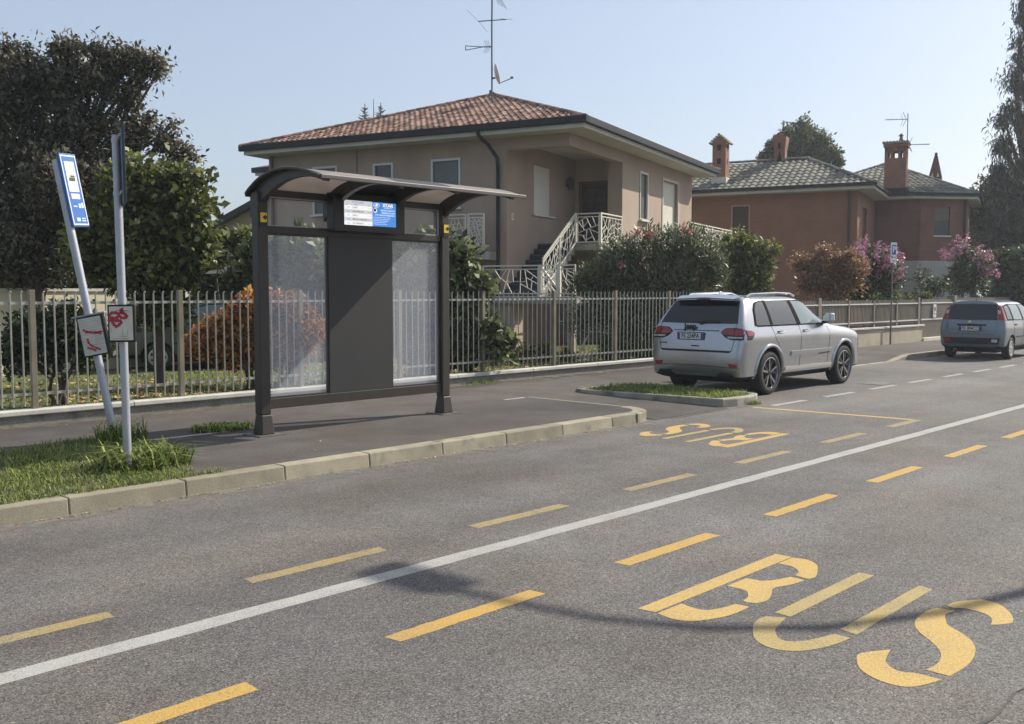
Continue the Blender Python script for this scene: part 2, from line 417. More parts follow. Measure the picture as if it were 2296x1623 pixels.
g = MB(); g.box(5.15, 6.35, 10.52, 10.58, PZ-.02, PZ+.004); g.box(10.9, 11.36, 10.52, 10.58, PZ-.02, PZ+.004)
kind(g.build('edging_strip', PALE), 'structure')
# asphalt patches and joints in the road by the bay
SEAM = M('tar_seam', (.06, .056, .052), .8, var=.3, vscale=8)
g = MB(); rk = random.Random(5)
def seam(pts, w):
    for i in range(len(pts)-1):
        a, b = Vector((*pts[i], .0042)), Vector((*pts[i+1], .0042)); d = (b-a).normalized(); n = Vector((-d.y, d.x, 0))*w*rk.uniform(.5, 1.4)
        g.quad(a-n, b-n, b+n, a+n)
seam([(11.6+k*.35, 7.93+rk.uniform(-.02, .02)) for k in range(7)], .012)
seam([(-3+k*.12, 1.315+rk.uniform(-.02, .02)) for k in range(150)], .007)
kind(g.build('road_seam', SEAM), 'structure')

g = MB(); g.quad((-20, 7.55, .0025), (11, 7.55, .0025), (11, 7.998, .0025), (-20, 7.998, .0025)); kind(g.build('gutter_dust', dust_mat('pale_dust', (.20, .185, .155), 7.55, 8.0)), 'structure')
g = MB(); g.quad((-6, 12.2, PZ+.003), (20, 12.2, PZ+.003), (20, 12.87, PZ+.003), (-6, 12.87, PZ+.003)); kind(g.build('pavement_dust', dust_mat('brown_dust', (.15, .13, .10), 12.2, 12.9)), 'structure')
# ------------------------------------------------------------------ painted markings
YNEW = paint('yellow_paint', (.52, .325, .07), .45)
YOLD = paint('worn_yellow_paint', (.39, .29, .085), .86, seed=4)
YBUS = paint('lettering_paint', (.55, .37, .105), .48, seed=8)
YBU2 = paint('pale_lettering_paint', (.44, .33, .11), .62, seed=12)
WHITE = paint('white_paint', (.42, .415, .385), .55, seed=2)
WOLD = paint('worn_white_paint', (.43, .42, .39), .75, seed=6)
def ragged(g, s0, s1, t0, t1, z=.0015, n=24, am=.0045, sd=1):
    """a painted stripe with slightly uneven edges"""
    rg = random.Random(sd); lo = []; hi = []
    for k in range(n+1):
        s = s0+(s1-s0)*k/n; lo.append((s+rg.uniform(-.012, .012)*(k in (0, n)), t0+rg.uniform(-am, am))); hi.append((s+rg.uniform(-.02, .02)*(k in (0, n)), t1+rg.uniform(-am, am)))
    vs = [(x, y, z) for x, y in lo]+[(x, y, z) for x, y in hi]
    g.add(vs, [(i, i+1, n+2+i, n+1+i) for i in range(n)])
g = MB(); ragged(g, -20, 120, 4.73, 4.875, n=500, am=.006); kind(g.build('centre_line', WHITE), 'structure')
g = MB()
for k in range(-3, 12): ragged(g, 3.21+1.953*k-.02, 3.21+1.953*k+1.09, 3.825, 3.945, sd=k+40)
kind(g.build('near_lane_dashes', YNEW), 'structure')
g = MB()
for k in range(-3, 5): ragged(g, 3.22+1.953*k, 3.22+1.953*k+1.07, 5.28, 5.40, sd=k+80)
ragged(g, 12.95, 13.93, 5.28, 5.40, sd=99)
kind(g.build('bus_bay_dashes', YOLD), 'structure')
g = MB(); g.add([(13.62, 7.8, .0020), (13.84, 5.412, .0020), (13.96, 5.412, .0020), (13.74, 7.8, .0020)], [(0, 1, 2, 3)]); kind(g.build('bus_bay_end_line', YBUS), 'structure')
g = MB()
for k in range(8): ragged(g, 14.1+1.83*k, 14.1+1.83*k+1.1, 7.64, 7.76, n=10, sd=k+120)
kind(g.build('parking_bay_dashes', WOLD), 'structure')
BUS=[[(4.46,3.26),(6.07,3.27),(6.07,3.15),(4.48,3.15)],
[(4.47,3.13),(4.71,3.13),(4.69,3.03),(4.71,2.96),(4.80,2.92),(4.92,2.90),(4.93,2.82),(4.88,2.81),(4.71,2.82),(4.57,2.87),(4.48,2.93),(4.45,3.02)],
[(5.86,3.14),(6.06,3.14),(6.08,3.04),(6.01,2.94),(5.88,2.87),(5.76,2.82),(5.69,2.82),(5.67,2.84),(5.69,2.93),(5.78,2.95),(5.86,3.04)],
[(5.19,3.12),(5.42,3.12),(5.43,3.02),(5.51,2.97),(5.64,2.93),(5.63,2.83),(5.48,2.85),(5.35,2.89),(5.23,2.84),(5.10,2.80),(5.01,2.82),(4.99,2.87),(5.01,2.90),(5.07,2.91),(5.13,2.94),(5.19,3.00)],
[(4.94,2.66),(6.03,2.66),(6.03,2.56),(4.93,2.56)],
[(4.93,2.27),(6.01,2.27),(5.99,2.18),(4.91,2.17)],
[(4.85,2.66),(4.90,2.57),(4.76,2.54),(4.67,2.51),(4.58,2.44),(4.57,2.39),(4.61,2.34),(4.70,2.30),(4.84,2.26),(4.84,2.17),(4.68,2.19),(4.56,2.23),(4.48,2.28),(4.43,2.35),(4.43,2.44),(4.48,2.52),(4.56,2.58),(4.67,2.64),(4.78,2.67)],
[(5.74,2.01),(5.86,1.98),(5.99,1.90),(5.97,1.80),(5.85,1.70),(5.70,1.64),(5.62,1.66),(5.56,1.71),(5.67,1.74),(5.74,1.81),(5.75,1.91),(5.71,1.96)],
[(5.65,2.03),(5.67,1.93),(5.57,1.95),(5.46,1.91),(5.39,1.87),(5.30,1.76),(5.20,1.68),(5.08,1.63),(4.92,1.60),(4.77,1.60),(4.67,1.61),(4.67,1.72),(4.78,1.71),(4.89,1.73),(4.98,1.77),(5.08,1.85),(5.17,1.94),(5.26,2.00),(5.38,2.04),(5.54,2.05)],
[(4.63,2.04),(4.71,2.02),(4.82,1.95),(4.73,1.93),(4.64,1.90),(4.58,1.84),(4.57,1.79),(4.60,1.73),(4.60,1.62),(4.50,1.65),(4.42,1.69),(4.39,1.74),(4.39,1.81),(4.42,1.89),(4.49,1.97)]]
def soften(p):
    """round the traced outline except at its sharp corners"""
    n = len(p); P = [Vector(q) for q in p]; out = []
    if n == 4: return p
    sharp = []
    for i in range(n):
        a, b = (P[i]-P[i-1]), (P[(i+1) % n]-P[i]); sharp.append(a.angle(b, 0) > rad(52))
    for i in range(n):
        p1, p2 = P[i], P[(i+1) % n]; p0 = P[i-1] if not sharp[i] else p1; p3 = P[(i+2) % n] if not sharp[(i+1) % n] else p2
        for k in range(5):
            t = k/5; out.append(tuple(.5*((2*p1)+(p2-p0)*t+(2*p0-5*p1+4*p2-p3)*t*t+(3*p1-p0-3*p2+p3)*t**3)))
    return out
BUS = [soften(q) for q in BUS]
def lettering(name, fn, zz):
    for nm, idx, m in ((name+'_lettering', (0, 1, 2, 3, 7, 8, 9), YBUS), (name+'_lettering_pale', (4, 5, 6), YBU2)):
        g = MB()
        for k in idx: g.sheet([fn(*p) for p in BUS[k]], zz-.0025)
        o = kind(g.build(nm, m), 'structure')
        bm = bmesh.new(); bm.from_mesh(o.data); bmesh.ops.triangulate(bm, faces=bm.faces[:], ngon_method='EAR_CLIP'); bm.to_mesh(o.data); bm.free()
lettering('bus', lambda s, t: (s, t), .0044)
lettering('far_bus', lambda s, t: (9.90+(6.08-s)*.93, 5.98+(3.26-t)*.9), .0044)
# manhole by the parking bay
m_ = tag(MB().box(18.62, 19.25, 7.85, 8.35, -.02, .0055).box(18.68, 19.19, 7.91, 8.29, .0, .009).build('manhole_cover', M('cast_iron', (.15, .145, .14), .6, .4, var=.3, vscale=9, bump=.6, bscale=25)), 'square grey manhole cover set in the asphalt ahead of the silver car', 'manhole cover')

# planted island in front of the silver car
g = MB(); isl = [(13.32, 8.13), (13.62, 8.05), (14.2, 8.05), (14.5, 8.2), (14.62, 8.5), (14.62, 10.6), (14.3, 10.9), (13.05, 10.9), (13.0, 10.7)]
def inset(p, d):
    cx = sum(q[0] for q in p)/len(p); cy = sum(q[1] for q in p)/len(p)
    return [(x+(cx-x)/max(math.dist((x, y), (cx, cy)), .01)*d, y+(cy-y)/max(math.dist((x, y), (cx, cy)), .01)*d) for x, y in p]
inn = inset(isl, .17); n = len(isl)
for i in range(n):
    j = (i+1) % n; a, b, c, d = isl[i], isl[j], inn[j], inn[i]
    z0, z1 = -.02, .135
    g.add([(*a, z0), (*b, z0), (*c, z0), (*d, z0), (*a, z1), (*b, z1), (*c, z1), (*d, z1)], [(0, 3, 2, 1), (4, 5, 6, 7), (0, 1, 5, 4), (2, 3, 7, 6)])
kind(g.build('island_kerb', M('weathered_kerb', (.30, .28, .235), .9, var=.3, vscale=3, var2=.2, v2scale=70, bump=.4, bscale=30, stain=((.12, .11, .08), 4.)), bevel=.02), 'structure')
g = MB(); g.sheet(inn, .10); kind(g.build('island_soil', SOIL), 'structure')
VERGE = [(-4, 8.2), (4.32, 8.2), (4.5, 8.4), (4.95, 9.4), (5.05, 10.2), (5.0, 11.05), (4.6, 11.1), (3.7, 10.95), (-4, 10.9)]
g = MB(); g.sheet(VERGE, PZ+.006); kind(g.build('verge_soil', SOIL), 'structure')

# ------------------------------------------------------------------ grass
GRASS = M('grass_blade', (.14, .235, .045), .55, tint=.5, tint2=(.27, .27, .075), trans=.38)
def in_poly(x, y, p):
    r = False; k = len(p)
    for i in range(k):
        a, b = p[i], p[(i+1) % k]
        if (a[1] > y) != (b[1] > y) and x < (b[0]-a[0])*(y-a[1])/(b[1]-a[1])+a[0]: r = not r
    return r
def blades(name, pts, z0, h, w, mat_, seed, lean=.5, parent=None, tone=.5):
    rg = np.random.default_rng(seed); n = len(pts); P = np.array([(p[0], p[1], z0) for p in pts])
    H = h[0]+(h[1]-h[0])*rg.random(n)**1.6
    a = rg.random(n)*2*math.pi; d = np.stack([np.cos(a), np.sin(a), np.zeros(n)], 1); s = np.stack([-np.sin(a), np.cos(a), np.zeros(n)], 1)
    W = (w*(.6+.8*rg.random(n)))[:, None]; Ln = (lean*(.3+rg.random(n)))[:, None]; H = H[:, None]; up = np.array([[0, 0, 1.]])
    v0 = P-s*W; v1 = P+s*W; m = P+up*H*.6+d*H*Ln*.35; v2 = m-s*W*.8; v3 = m+s*W*.8; tip = P+up*H*(1-.35*Ln)+d*H*Ln*1.1
    V = np.stack([v0, v1, v3, v2, tip], 1).reshape(-1, 3); f = []
    for i in range(n): b = i*5; f += [(b, b+1, b+2, b+3), (b+3, b+2, b+4)]
    g = MB(); g.v = V.tolist(); g.f = f; g.m = [0]*len(f); g.t = np.repeat(np.clip(rg.normal(tone, .28, n), 0, 1), 5)
    return g.build(name, mat_, parent)
rg = random.Random(11)
pts = []
while len(pts) < 24000:
    x, y = rg.uniform(1.2, 5.1), rg.uniform(8.2, 11.1)
    if in_poly(x, y, VERGE):
        if math.sin(x*5.1+y*3)*math.sin(y*6.3-x*2)+rg.uniform(-.6, 1.2) > -.25: pts.append((x+rg.gauss(0, .01), y))
pts += [(rg.uniform(2.2, 4.7), 8.14+rg.random()**2*.12) for k in range(700)]
kind(blades('grass_verge', pts, PZ, (.02, .095), .0045, GRASS, 3, .9, tone=.45), 'stuff')
pts = []
while len(pts) < 5200:
    x, y = rg.uniform(13, 14.6), rg.uniform(8.1, 10.9)
    if in_poly(x, y, inset(isl, .10)): pts.append((x, y))
kind(blades('island_grass', pts, .10, (.03, .13), .006, GRASS, 5, .9, tone=.5), 'stuff')
def tuft(label, spots, z, h, w, seed, group='weeds growing out of the kerb and pavement edges', lean=.8):
    rg = random.Random(seed); cx, cy, r, n = spots
    t = thing('grass_tuft', label, 'weeds', (cx, cy, z), group=group)
    p = []
    for k in range(n):
        a, q = rg.random()*6.28, r*rg.random()**.7; p.append((math.cos(a)*q, math.sin(a)*q*.7))
    blades('blade_clump', p, 0, h, w, GRASS, seed, lean, t, tone=.4)
    return t
tuft('tall tangle of long green grass round the foot of the upright bus stop pole', (4.30, 8.95, .46, 620), PZ, (.10, .37), .009, 21, lean=1.3)
tuft('small tussock of long grass at the foot of the leaning pole', (4.85, 10.6, .30, 300), PZ, (.1, .36), .009, 22)
tuft('low dark green weeds beside the left foot of the bus shelter', (6.15, 10.75, .38, 900), PZ, (.03, .12), .009, 23, lean=1.1)
tuft('sparse dry weeds growing from the end of the island kerb', (14.05, 8.02, .16, 170), 0, (.03, .12), .004, 24)
tuft('line of dry weeds along the foot of the low fence wall', (12.6, 12.86, .45, 700), PZ, (.02, .07), .005, 25)
# crumbs and dry leaves along the gutter and the wall foot
LEAF = M('dry_leaf', (.26, .13, .05), .8, tint=.6, tint2=(.34, .22, .10))
def litter(name, pts, size, seed, mat_=LEAF):
    rg = np.random.default_rng(seed); V = []; f = []; T = []
    for i, (x, y, z) in enumerate(pts):
        a, s = rg.random()*6.28, size*(.5+rg.random()); c, q = math.cos(a)*s, math.sin(a)*s; dz = rg.random(4)*s*.7
        V += [(x+c, y+q, z+dz[0]), (x-q*.6, y+c*.6, z+dz[1]), (x-c, y-q, z+dz[2]), (x+q*.6, y-c*.6, z+dz[3])]; f.append((4*i, 4*i+1, 4*i+2, 4*i+3)); T += [rg.random()]*4
    g = MB(); g.v = V; g.f = f; g.m = [0]*len(f); g.t = T; return kind(g.build(name, mat_), 'stuff')
pts = [(rg.uniform(-1, 11), 7.97-abs(rg.gauss(0, .05)), .003) for k in range(420)]+[(rg.uniform(3, 21), 12.8-abs(rg.gauss(0, .12)), .134) for k in range(220)]
pts += [(rg.uniform(3, 11), rg.uniform(8.3, 12.8), .134) for k in range(50)]
litter('gutter_litter', pts, .012, 8)
pts = [(rg.uniform(2, 22), 14.2+abs(rg.gauss(0, 2.2)), .125) for k in range(5500)]
pts = [p for p in pts if math.sin(p[0]*.9+1)+rg.uniform(-1, 1) > -.4]
litter('fallen_leaves', pts, .05, 9)
pts = [(rg.uniform(2, 24), 13.2+rg.random()**1.3*6) for k in range(26000)]
kind(blades('lawn_grass', pts, .12, (.03, .10), .008, GRASS, 15, .8, tone=.55), 'stuff')
# ================================================================== front fence
GALV = M('fence_steel', (.44, .43, .38), .42, .55, var=.15, vscale=6)
POSTM = M('fence_post_steel', (.22, .20, .15), .5, .45, var=.25, vscale=3)
CAP = M('coping_stone', (.50, .49, .44), .8, var=.2, vscale=3, var2=.12, v2scale=60)
BASEW = M('rough_render', (.22, .215, .19), .95, var=.3, vscale=2.5, var2=.25, v2scale=25, bump=1., bscale=14, stain=((.10, .10, .08), 2.5))
FS0, FSP, FT = 4.82, 2.01, 13.0
fence = thing('picket_fence', 'long steel picket fence on a low pale-capped wall behind the bus shelter', 'fence', (0, FT, 0))
MB().box(-4, 20.9, -.12, .06, -.05, .255).build('low_wall', BASEW, fence)
g = MB()
x = -4
while x < 20.9: g.box(x+.003, min(x+2.01, 20.9)-.003, -.16, .10, .255, .32); x += 2.01
g.build('coping', CAP, fence, bevel=.012)
for k in range(-4, 9):
    xs = FS0+FSP*k
    p = MB(); p.box(xs-.035, xs+.035, -.035, .035, .32, 1.83); p.build('fence_post', POSTM, fence, bevel=.004)
    if k == 8: break
    g = MB(); sp = FSP/15
    g.box(xs+.037, xs+FSP-.037, -.018, .018, 1.645, 1.68); g.box(xs+.037, xs+FSP-.037, -.018, .018, .49, .525)
    for j in range(1, 15):
        xx = xs+sp*j
        g.tube([(xx, -.03, .355), (xx, -.03, 1.775), (xx+.004, -.034, 1.80), (xx+.012, -.042, 1.81)], .0105, 6)
    g.build('picket_panel', GALV, fence)

# ------------------------------------------------------------------ the neighbour's railing, wall and gate
BROWN = M('railing_paint', (.20, .175, .14), .5, .1, var=.15, vscale=5)
RAILW = M('pale_rail', (.62, .62, .60), .4, .3)
YCONC = M('yellowish_render', (.42, .37, .27), .9, var=.18, vscale=1.3, var2=.1, v2scale=40, bump=.3, bscale=20, stain=((.22, .18, .14), 1.1, .35))
f2 = thing('low_wall_railing', 'brown slatted railing on a low rendered wall in front of the terracotta house', 'fence', (0, FT, 0))
MB().box(21.0, 34.0, -.02, .2, 0, .64).build('low_wall', YCONC, f2, bevel=.01)
MB().box(21.0, 34.08, -.07, .25, .64, .70).build('coping', CAP, f2, bevel=.01)
posts2 = [(22.9, .05), (24.7, .05), (26.5, .14), (28.4, .05), (30.2, .05), (31.95, .05), (33.8, .12)]
for x, w in posts2: MB().box(x-w/2-.02, x+w/2+.02, .03, .03+w+.04, .70, 1.62 if w > .1 else 1.53).build('railing_post', BROWN, f2, bevel=.005)
px = 21.1
for x, w in posts2:
    g = MB(); y = px+.06
    while y < x-w/2-.05: g.box(y, y+.035, .07, .09, .76, 1.55); y += .095
    g.build('slat_panel', BROWN, f2)
    g = MB(); g.box(px, x-w/2-.03, .035, .065, 1.41, 1.445); g.box(px, x-w/2-.03, .035, .065, .84, .875); g.build('rail', RAILW, f2)
    px = x+w/2+.03
gate = thing('slatted_gate', 'brown slatted driveway gate with a white notice behind the small hatchback', 'gate', (0, FT, 0))
g = MB(); y = 34.1
while y < 36.9: g.box(y, y+.05, .06, .085, .24, 1.56); y += .092
g.build('slat_panel', BROWN, gate)
MB().box(34.0, 36.95, .03, .058, 1.41, 1.45).box(34.0, 36.95, .03, .058, .84, .88).build('rail', RAILW, gate)
MB().box(36.98, 37.25, .0, .27, .1, 1.68).build('gate_pillar', BROWN, gate, bevel=.01)
MB().box(34.0, 37.0, -.08, .12, .1, .235).build('threshold', M('cream_threshold', (.55, .52, .40), .8, var=.15), gate, bevel=.01)
n_ = MB().box(35.0, 35.26, .0, .012, .92, 1.38).build('notice', M('notice_white', (.62, .62, .58), .5, var=.1), gate)
MB().box(35.07, 35.19, -.006, -.001, 1.14, 1.28).box(35.09, 35.17, -.006, -.001, 1.02, 1.08).build('notice_mark', M('dark_print', (.08, .08, .09), .6), n_)
f3 = thing('far_railing', 'far brown slatted railing running on beyond the gate', 'fence', (0, FT, 0))
g = MB(); y = 37.4
while y < 58: g.box(y, y+.05, .07, .09, .2, 1.6); y += .105
g.build('slat_panel', BROWN, f3)
MB().box(37.3, 58, .035, .065, 1.45, 1.49).box(37.3, 58, .035, .065, .84, .88).build('rail', RAILW, f3)

# ------------------------------------------------------------------ parking sign
POLE = M('galvanised_pole', (.40, .42, .46), .45, .5, var=.12, vscale=5, var2=.08, v2scale=60)
DPOLE = M('dull_pole', (.17, .16, .15), .5, .4, var=.15)
SWHITE = M('sign_white', (.72, .73, .72), .4); SBLUE = M('sign_blue', (.02, .09, .36), .35); INK = M('print_ink', (.03, .03, .035), .6)
ps = thing('parking_sign', 'blue P parking sign on a thin pole by the low wall', 'sign', (31.05, 12.86, .12), (0, 0, 0))
MB().tube([(0, 0, 0), (0, 0, 2.7)], .028, 10).build('pole', DPOLE, ps, smooth=True)
pl = MB().box(-.125, .125, -.05, -.035, 2.61, 3.25).build('sign_plate', SWHITE, ps, bevel=.004)
MB().tube([(0, 0, 2.7), (0, 0, 3.2)], .026, 8).build('sign_bracket', DPOLE, ps)
# the plate faces back along the road, turned towards the camera
MB().box(-.085, .085, -.056, -.051, 2.87, 3.18).build('blue_field', SBLUE, pl)
text('letter_p', 'P', .28, SWHITE, pl, frame_mtx((0, -.0575, 3.025), (1, 0, 0), (0, 0, 1)), sx=.95, bold=.008)
MB().box(-.095, -.06, -.054, -.051, 2.755, 2.83).build('clock_mark', INK, pl)
text('small_print', '2 ore', .07, INK, pl, frame_mtx((.02, -.0515, 2.79), (1, 0, 0), (0, 0, 1)))
text('small_print', 'feriali', .055, INK, pl, frame_mtx((.0, -.0515, 2.67), (1, 0, 0), (0, 0, 1)))
ps.rotation_euler = (0, 0, rad(-22))

# ------------------------------------------------------------------ two bus stop poles
TEAL = M('sign_back', (.035, .055, .07), .5, .2, var=.2, vscale=4)
BLUE = M('bus_stop_blue', (.025, .13, .42), .35, var=.06, vscale=6)
CREAM = M('sign_cream', (.66, .63, .52), .5, var=.08)
BLACK = M('black_frame', (.012, .012, .014), .4)
PAPER = M('timetable_paper', (.56, .55, .47), .35, var=.15, vscale=9, coat=.3)
RED = M('red_scrawl', (.36, .03, .05), .6, var=.2, vscale=20)
RZ = rad(-46.4)
def scrawl(name, curves, mat_, parent, y, w):
    for n_, c in enumerate(curves):
        g = MB(); p = [(x, y-.0004*n_, z) for x, z in c]; q = [Vector(p[0])]
        for i in range(len(p)-1):
            p0, p1, p2, p3 = [Vector(p[k]) for k in (max(i-1, 0), i, i+1, min(i+2, len(p)-1))]
            for k in range(1, 7):
                t = k/6; q.append(.5*((2*p1)+(p2-p0)*t+(2*p0-5*p1+4*p2-p3)*t*t+(3*p1-p0-3*p2+p3)*t**3))
        L = []; R_ = []
        for i in range(len(q)):
            d = (q[min(i+1, len(q)-1)]-q[max(i-1, 0)]).normalized(); m = Vector((-d.z, 0, d.x))*w*.5*(1+.3*math.sin(i*1.7)); L.append(q[i]+m); R_.append(q[i]-m)
        n = len(q); g.add(L+R_, [(i, i+1, n+i+1, n+i) for i in range(n-1)]); g.build(name, mat_, parent)
def case(parent, x, z, w, h, ry, lines):
    c = MB(); t = .018
    c.box(x-w/2, x+w/2, -.085, -.052, z-h/2, z+h/2)
    o = c.build('timetable_case', BLACK, parent, bevel=.004)
    MB().box(x-w/2+t, x+w/2-t, -.0885, -.086, z-h/2+t, z+h/2-t).build('timetable', PAPER, o)
    return o
lp = thing('bus_stop_pole', 'leaning grey bus stop pole with a narrow blue sign and timetable case', 'bus stop pole', (4.86, 10.8, PZ), (0, rad(-10.3), RZ))
MB().tube([(0, 0, -.05), (0, 0, 3.18)], .044, 14).build('pole', POLE, lp, smooth=True)
# narrow blue flag sign: seen obliquely
sg = bpy.data.objects.new('stop_sign', None); 
ca, sa = .30, .954
def fl(a, z, o=0): return (a*ca+o*sa+.02, a*sa-o*ca-.02, z)
g = MB()
def slab(g, a0, a1, z0, z1, o0, o1, mi=0):
    vs = [fl(a0, z0, o0), fl(a1, z0, o0), fl(a1, z0, o1), fl(a0, z0, o1), fl(a0, z1, o0), fl(a1, z1, o0), fl(a1, z1, o1), fl(a0, z1, o1)]
    g.add(vs, [(0, 3, 2, 1), (4, 5, 6, 7), (0, 1, 5, 4), (1, 2, 6, 5), (2, 3, 7, 6), (3, 0, 4, 7)], mi); return g
bpy.data.objects.remove(sg)
sg = slab(MB(), -.02, .23, 2.42, 3.24, .02, .055).build('stop_sign', BLUE, lp, bevel=.004)
g = MB()
for a0, a1, z0, z1 in ((-.012, .222, 3.205, 3.22), (-.012, .222, 2.44, 2.453), (-.012, .0, 2.453, 3.205), (.21, .222, 2.453, 3.205)): slab(g, a0, a1, z0, z1, .0555, .058)
g.build('sign_border', SWHITE, sg)
slab(slab(MB(), .03, .18, 2.81, 3.15, .0555, .058), .04, .17, 2.73, 2.79, .0555, .058).build('sign_panel', CREAM, sg)
slab(slab(MB(), .06, .15, 2.93, 2.97, .0585, .060), .085, .15, 2.975, 2.995, .0585, .060).build('vehicle_symbol', INK, sg)
FPR = M('faint_print', (.45, .55, .68), .5)
for a0, a1, z0, z1 in ((.04, .10, 2.64, 2.655), (.12, .16, 2.63, 2.68), (.165, .20, 2.63, 2.69), (.05, .11, 2.48, 2.52), (.13, .19, 2.48, 2.495), (.13, .19, 2.505, 2.52)): slab(MB(), a0, a1, z0, z1, .0555, .058).build('sign_print', FPR, sg)
c = case(lp, .03, 1.20, .29, .45, 0, 9)
MB().box(-.16, .21, -.09, .06, 1.43, 1.445).build('case_roof', M('case_metal', (.35, .35, .36), .5, .5), c)
MB().box(.177, .192, -.10, -.05, .975, 1.425).build('case_edge', BLACK, c)
g = MB(); rk = random.Random(3)
for k in range(16): z = 1.385-k*.024; g.box(-.10, .16, -.0897, -.0888, z, z+rk.uniform(.001, .004))
g.build('timetable_print', M('grey_print', (.17, .19, .18), .6), c)
scrawl('red_scrawl', [[(-.06, 1.28), (.0, 1.25), (.07, 1.235), (.15, 1.23)], [(-.04, 1.25), (.03, 1.24), (.13, 1.21)], [(-.03, 1.18), (-.02, 1.12), (.05, 1.06), (.09, 1.04)], [(-.05, 1.08), (.0, 1.06), (.04, 1.03)]], RED, c, -.0905, .022)

up = thing('bus_stop_pole', 'upright grey bus stop pole with a dark sign seen edge on and a red-scrawled timetable', 'bus stop pole', (4.10, 8.86, PZ), (0, rad(-.5), RZ))
MB().tube([(0, 0, -.05), (0, 0, 3.1)], .037, 14).build('pole', POLE, up, smooth=True)
def fl2(a, z, o=0): return (a*.40+o*.917+.035, -a*.917+o*.40+.0, z)
def slab2(g, a0, a1, z0, z1, o0, o1):
    vs = [fl2(a0, z0, o0), fl2(a1, z0, o0), fl2(a1, z0, o1), fl2(a0, z0, o1), fl2(a0, z1, o0), fl2(a1, z1, o0), fl2(a1, z1, o1), fl2(a0, z1, o1)]
    return g.add(vs, [(0, 3, 2, 1), (4, 5, 6, 7), (0, 1, 5, 4), (1, 2, 6, 5), (2, 3, 7, 6), (3, 0, 4, 7)])
s2 = slab2(MB(), -.09, .40, 2.46, 3.13, .0, .025).build('stop_sign', TEAL, up, bevel=.004)
slab2(MB(), -.08, .28, 2.55, 2.575, -.02, -.001).build('sign_clamp', POLE, s2); slab2(MB(), -.08, .28, 3.05, 3.075, -.02, -.001).build('sign_clamp', POLE, s2)
MB().tube([(0, 0, 2.545), (0, 0, 2.585)], .042, 14).build('pole_clamp', POLE, up); MB().tube([(0, 0, 3.03), (0, 0, 3.07)], .042, 14).build('pole_clamp', POLE, up)
c = case(up, .02, 1.385, .25, .345, 0, 0)
g = MB()
for x0, x1, z0, z1 in ((-.02, .09, 1.50, 1.504), (-.03, .115, 1.488, 1.490), (.03, .032, 1.265, 1.335), (.075, .077, 1.275, 1.325), (-.07, -.068, 1.30, 1.345), (-.07, .08, 1.243, 1.245), (.0, .08, 1.263, 1.265)): g.box(x0, x1, -.0897, -.0888, z0, z1)
g.build('timetable_print', INK, c)
scrawl('red_scrawl', [[(-.09, 1.46), (-.05, 1.485), (.0, 1.47), (-.01, 1.44), (-.06, 1.435), (-.09, 1.45)], [(.0, 1.47), (.03, 1.49), (.035, 1.515), (.02, 1.50), (.05, 1.475), (.075, 1.455), (.06, 1.435), (.02, 1.44), (.0, 1.46)], [(-.10, 1.40), (-.06, 1.42), (-.03, 1.41), (.01, 1.41), (.02, 1.39), (-.02, 1.36), (-.05, 1.38), (-.06, 1.41)], [(-.03, 1.37), (-.02, 1.345)]], RED, c, -.0905, .026)

# ------------------------------------------------------------------ street lamp standing just outside the picture on the right
LAMPM = M('lamp_grey', (.30, .31, .32), .5, .5)
sl = thing('street_lamp', 'tall grey street lamp whose curved arm reaches over the road', 'street lamp', (13.15, -.33, 0))
pts = [(0, 0, z) for z in (0, 2, 4, 5.6, 6.4)]+[(-.03, .15, 6.95), (-.08, .5, 7.3), (-.12, .95, 7.5), (-.16, 1.5, 7.58), (-.2, 2.0, 7.6)]
MB().tube(pts, [.085, .08, .07, .062, .06, .055, .05, .045, .04, .038], 12).build('pole', LAMPM, sl, smooth=True)
g = MB(); g.frustum(0, 0, -.07, .07, .40, .18, .30, .13)
h = g.build('lamp_head', LAMPM, sl, bevel=.03); h.location = (-.22, 2.25, 7.6); h.rotation_euler = (0, 0, rad(94))
MB().frustum(0, 0, -.075, -.062, .2, .09, .24, .11).build('lens', M('lamp_lens', (.6, .6, .58), .2), h)

# ================================================================== bus shelter
SHD = M('shelter_paint', (.036, .029, .024), .45, var=.12, vscale=3, bump=.04, bscale=300)
SHP = M('shelter_panel_paint', (.030, .029, .029), .55, var=.08, vscale=2)
PANE = glass_mat('shelter_glass', (.86, .91, 1.0), .18)
CLEAR = glass_mat('clear_glass', (.5, .52, .55), .07)
ROOFP = M('roof_sheet', (.50, .455, .42), .5, var=.12, vscale=4, trans=.55)
YEL = M('yellow_sticker', (.80, .56, .02), .45)
SX0, SX1, ST_ = 6.27, 9.12, 10.0
sh = thing('bus_shelter', 'dark brown bus shelter with arched roof, glass panes and a lit departure display', 'bus shelter', (SX0, ST_, PZ))
Lx = SX1-SX0
for k, x in enumerate((0, Lx)):
    g = MB(); g.box(x-.068, x+.068, -.068, .068, .24, 2.82); g.frustum(x, -.01, 0.012, .24, .088, .10, .068, .068)
    p = g.build('post', SHD, sh, bevel=.012)
    MB().box(x-.17, x+.17, -.19, .17, 0, .012).build('base_plate', M('plate_steel', (.16, .15, .14), .5, .5, var=.3), p)
    s_ = MB().box(x-.045, x+.05, -.077, -.0695, 2.42, 2.60).build('sticker', BLACK, p)
    MB().box(x-.04, x+.045, -.0795, -.0775, 2.475, 2.585).build('yellow_field', YEL, s_)
    MB().add([(x-.015, -.0815, 2.53), (x+.03, -.0815, 2.565), (x+.03, -.0815, 2.495)], [(0, 2, 1)]).box(x+.01, x+.045, -.0825, -.0805, 2.515, 2.545).build('arrow', BLACK, s_)
bx = lambda *a: MB().box(*a)
bx(.07, Lx-.07, -.045, .045, 2.355, 2.44).build('top_rail', SHD, sh, bevel=.006)
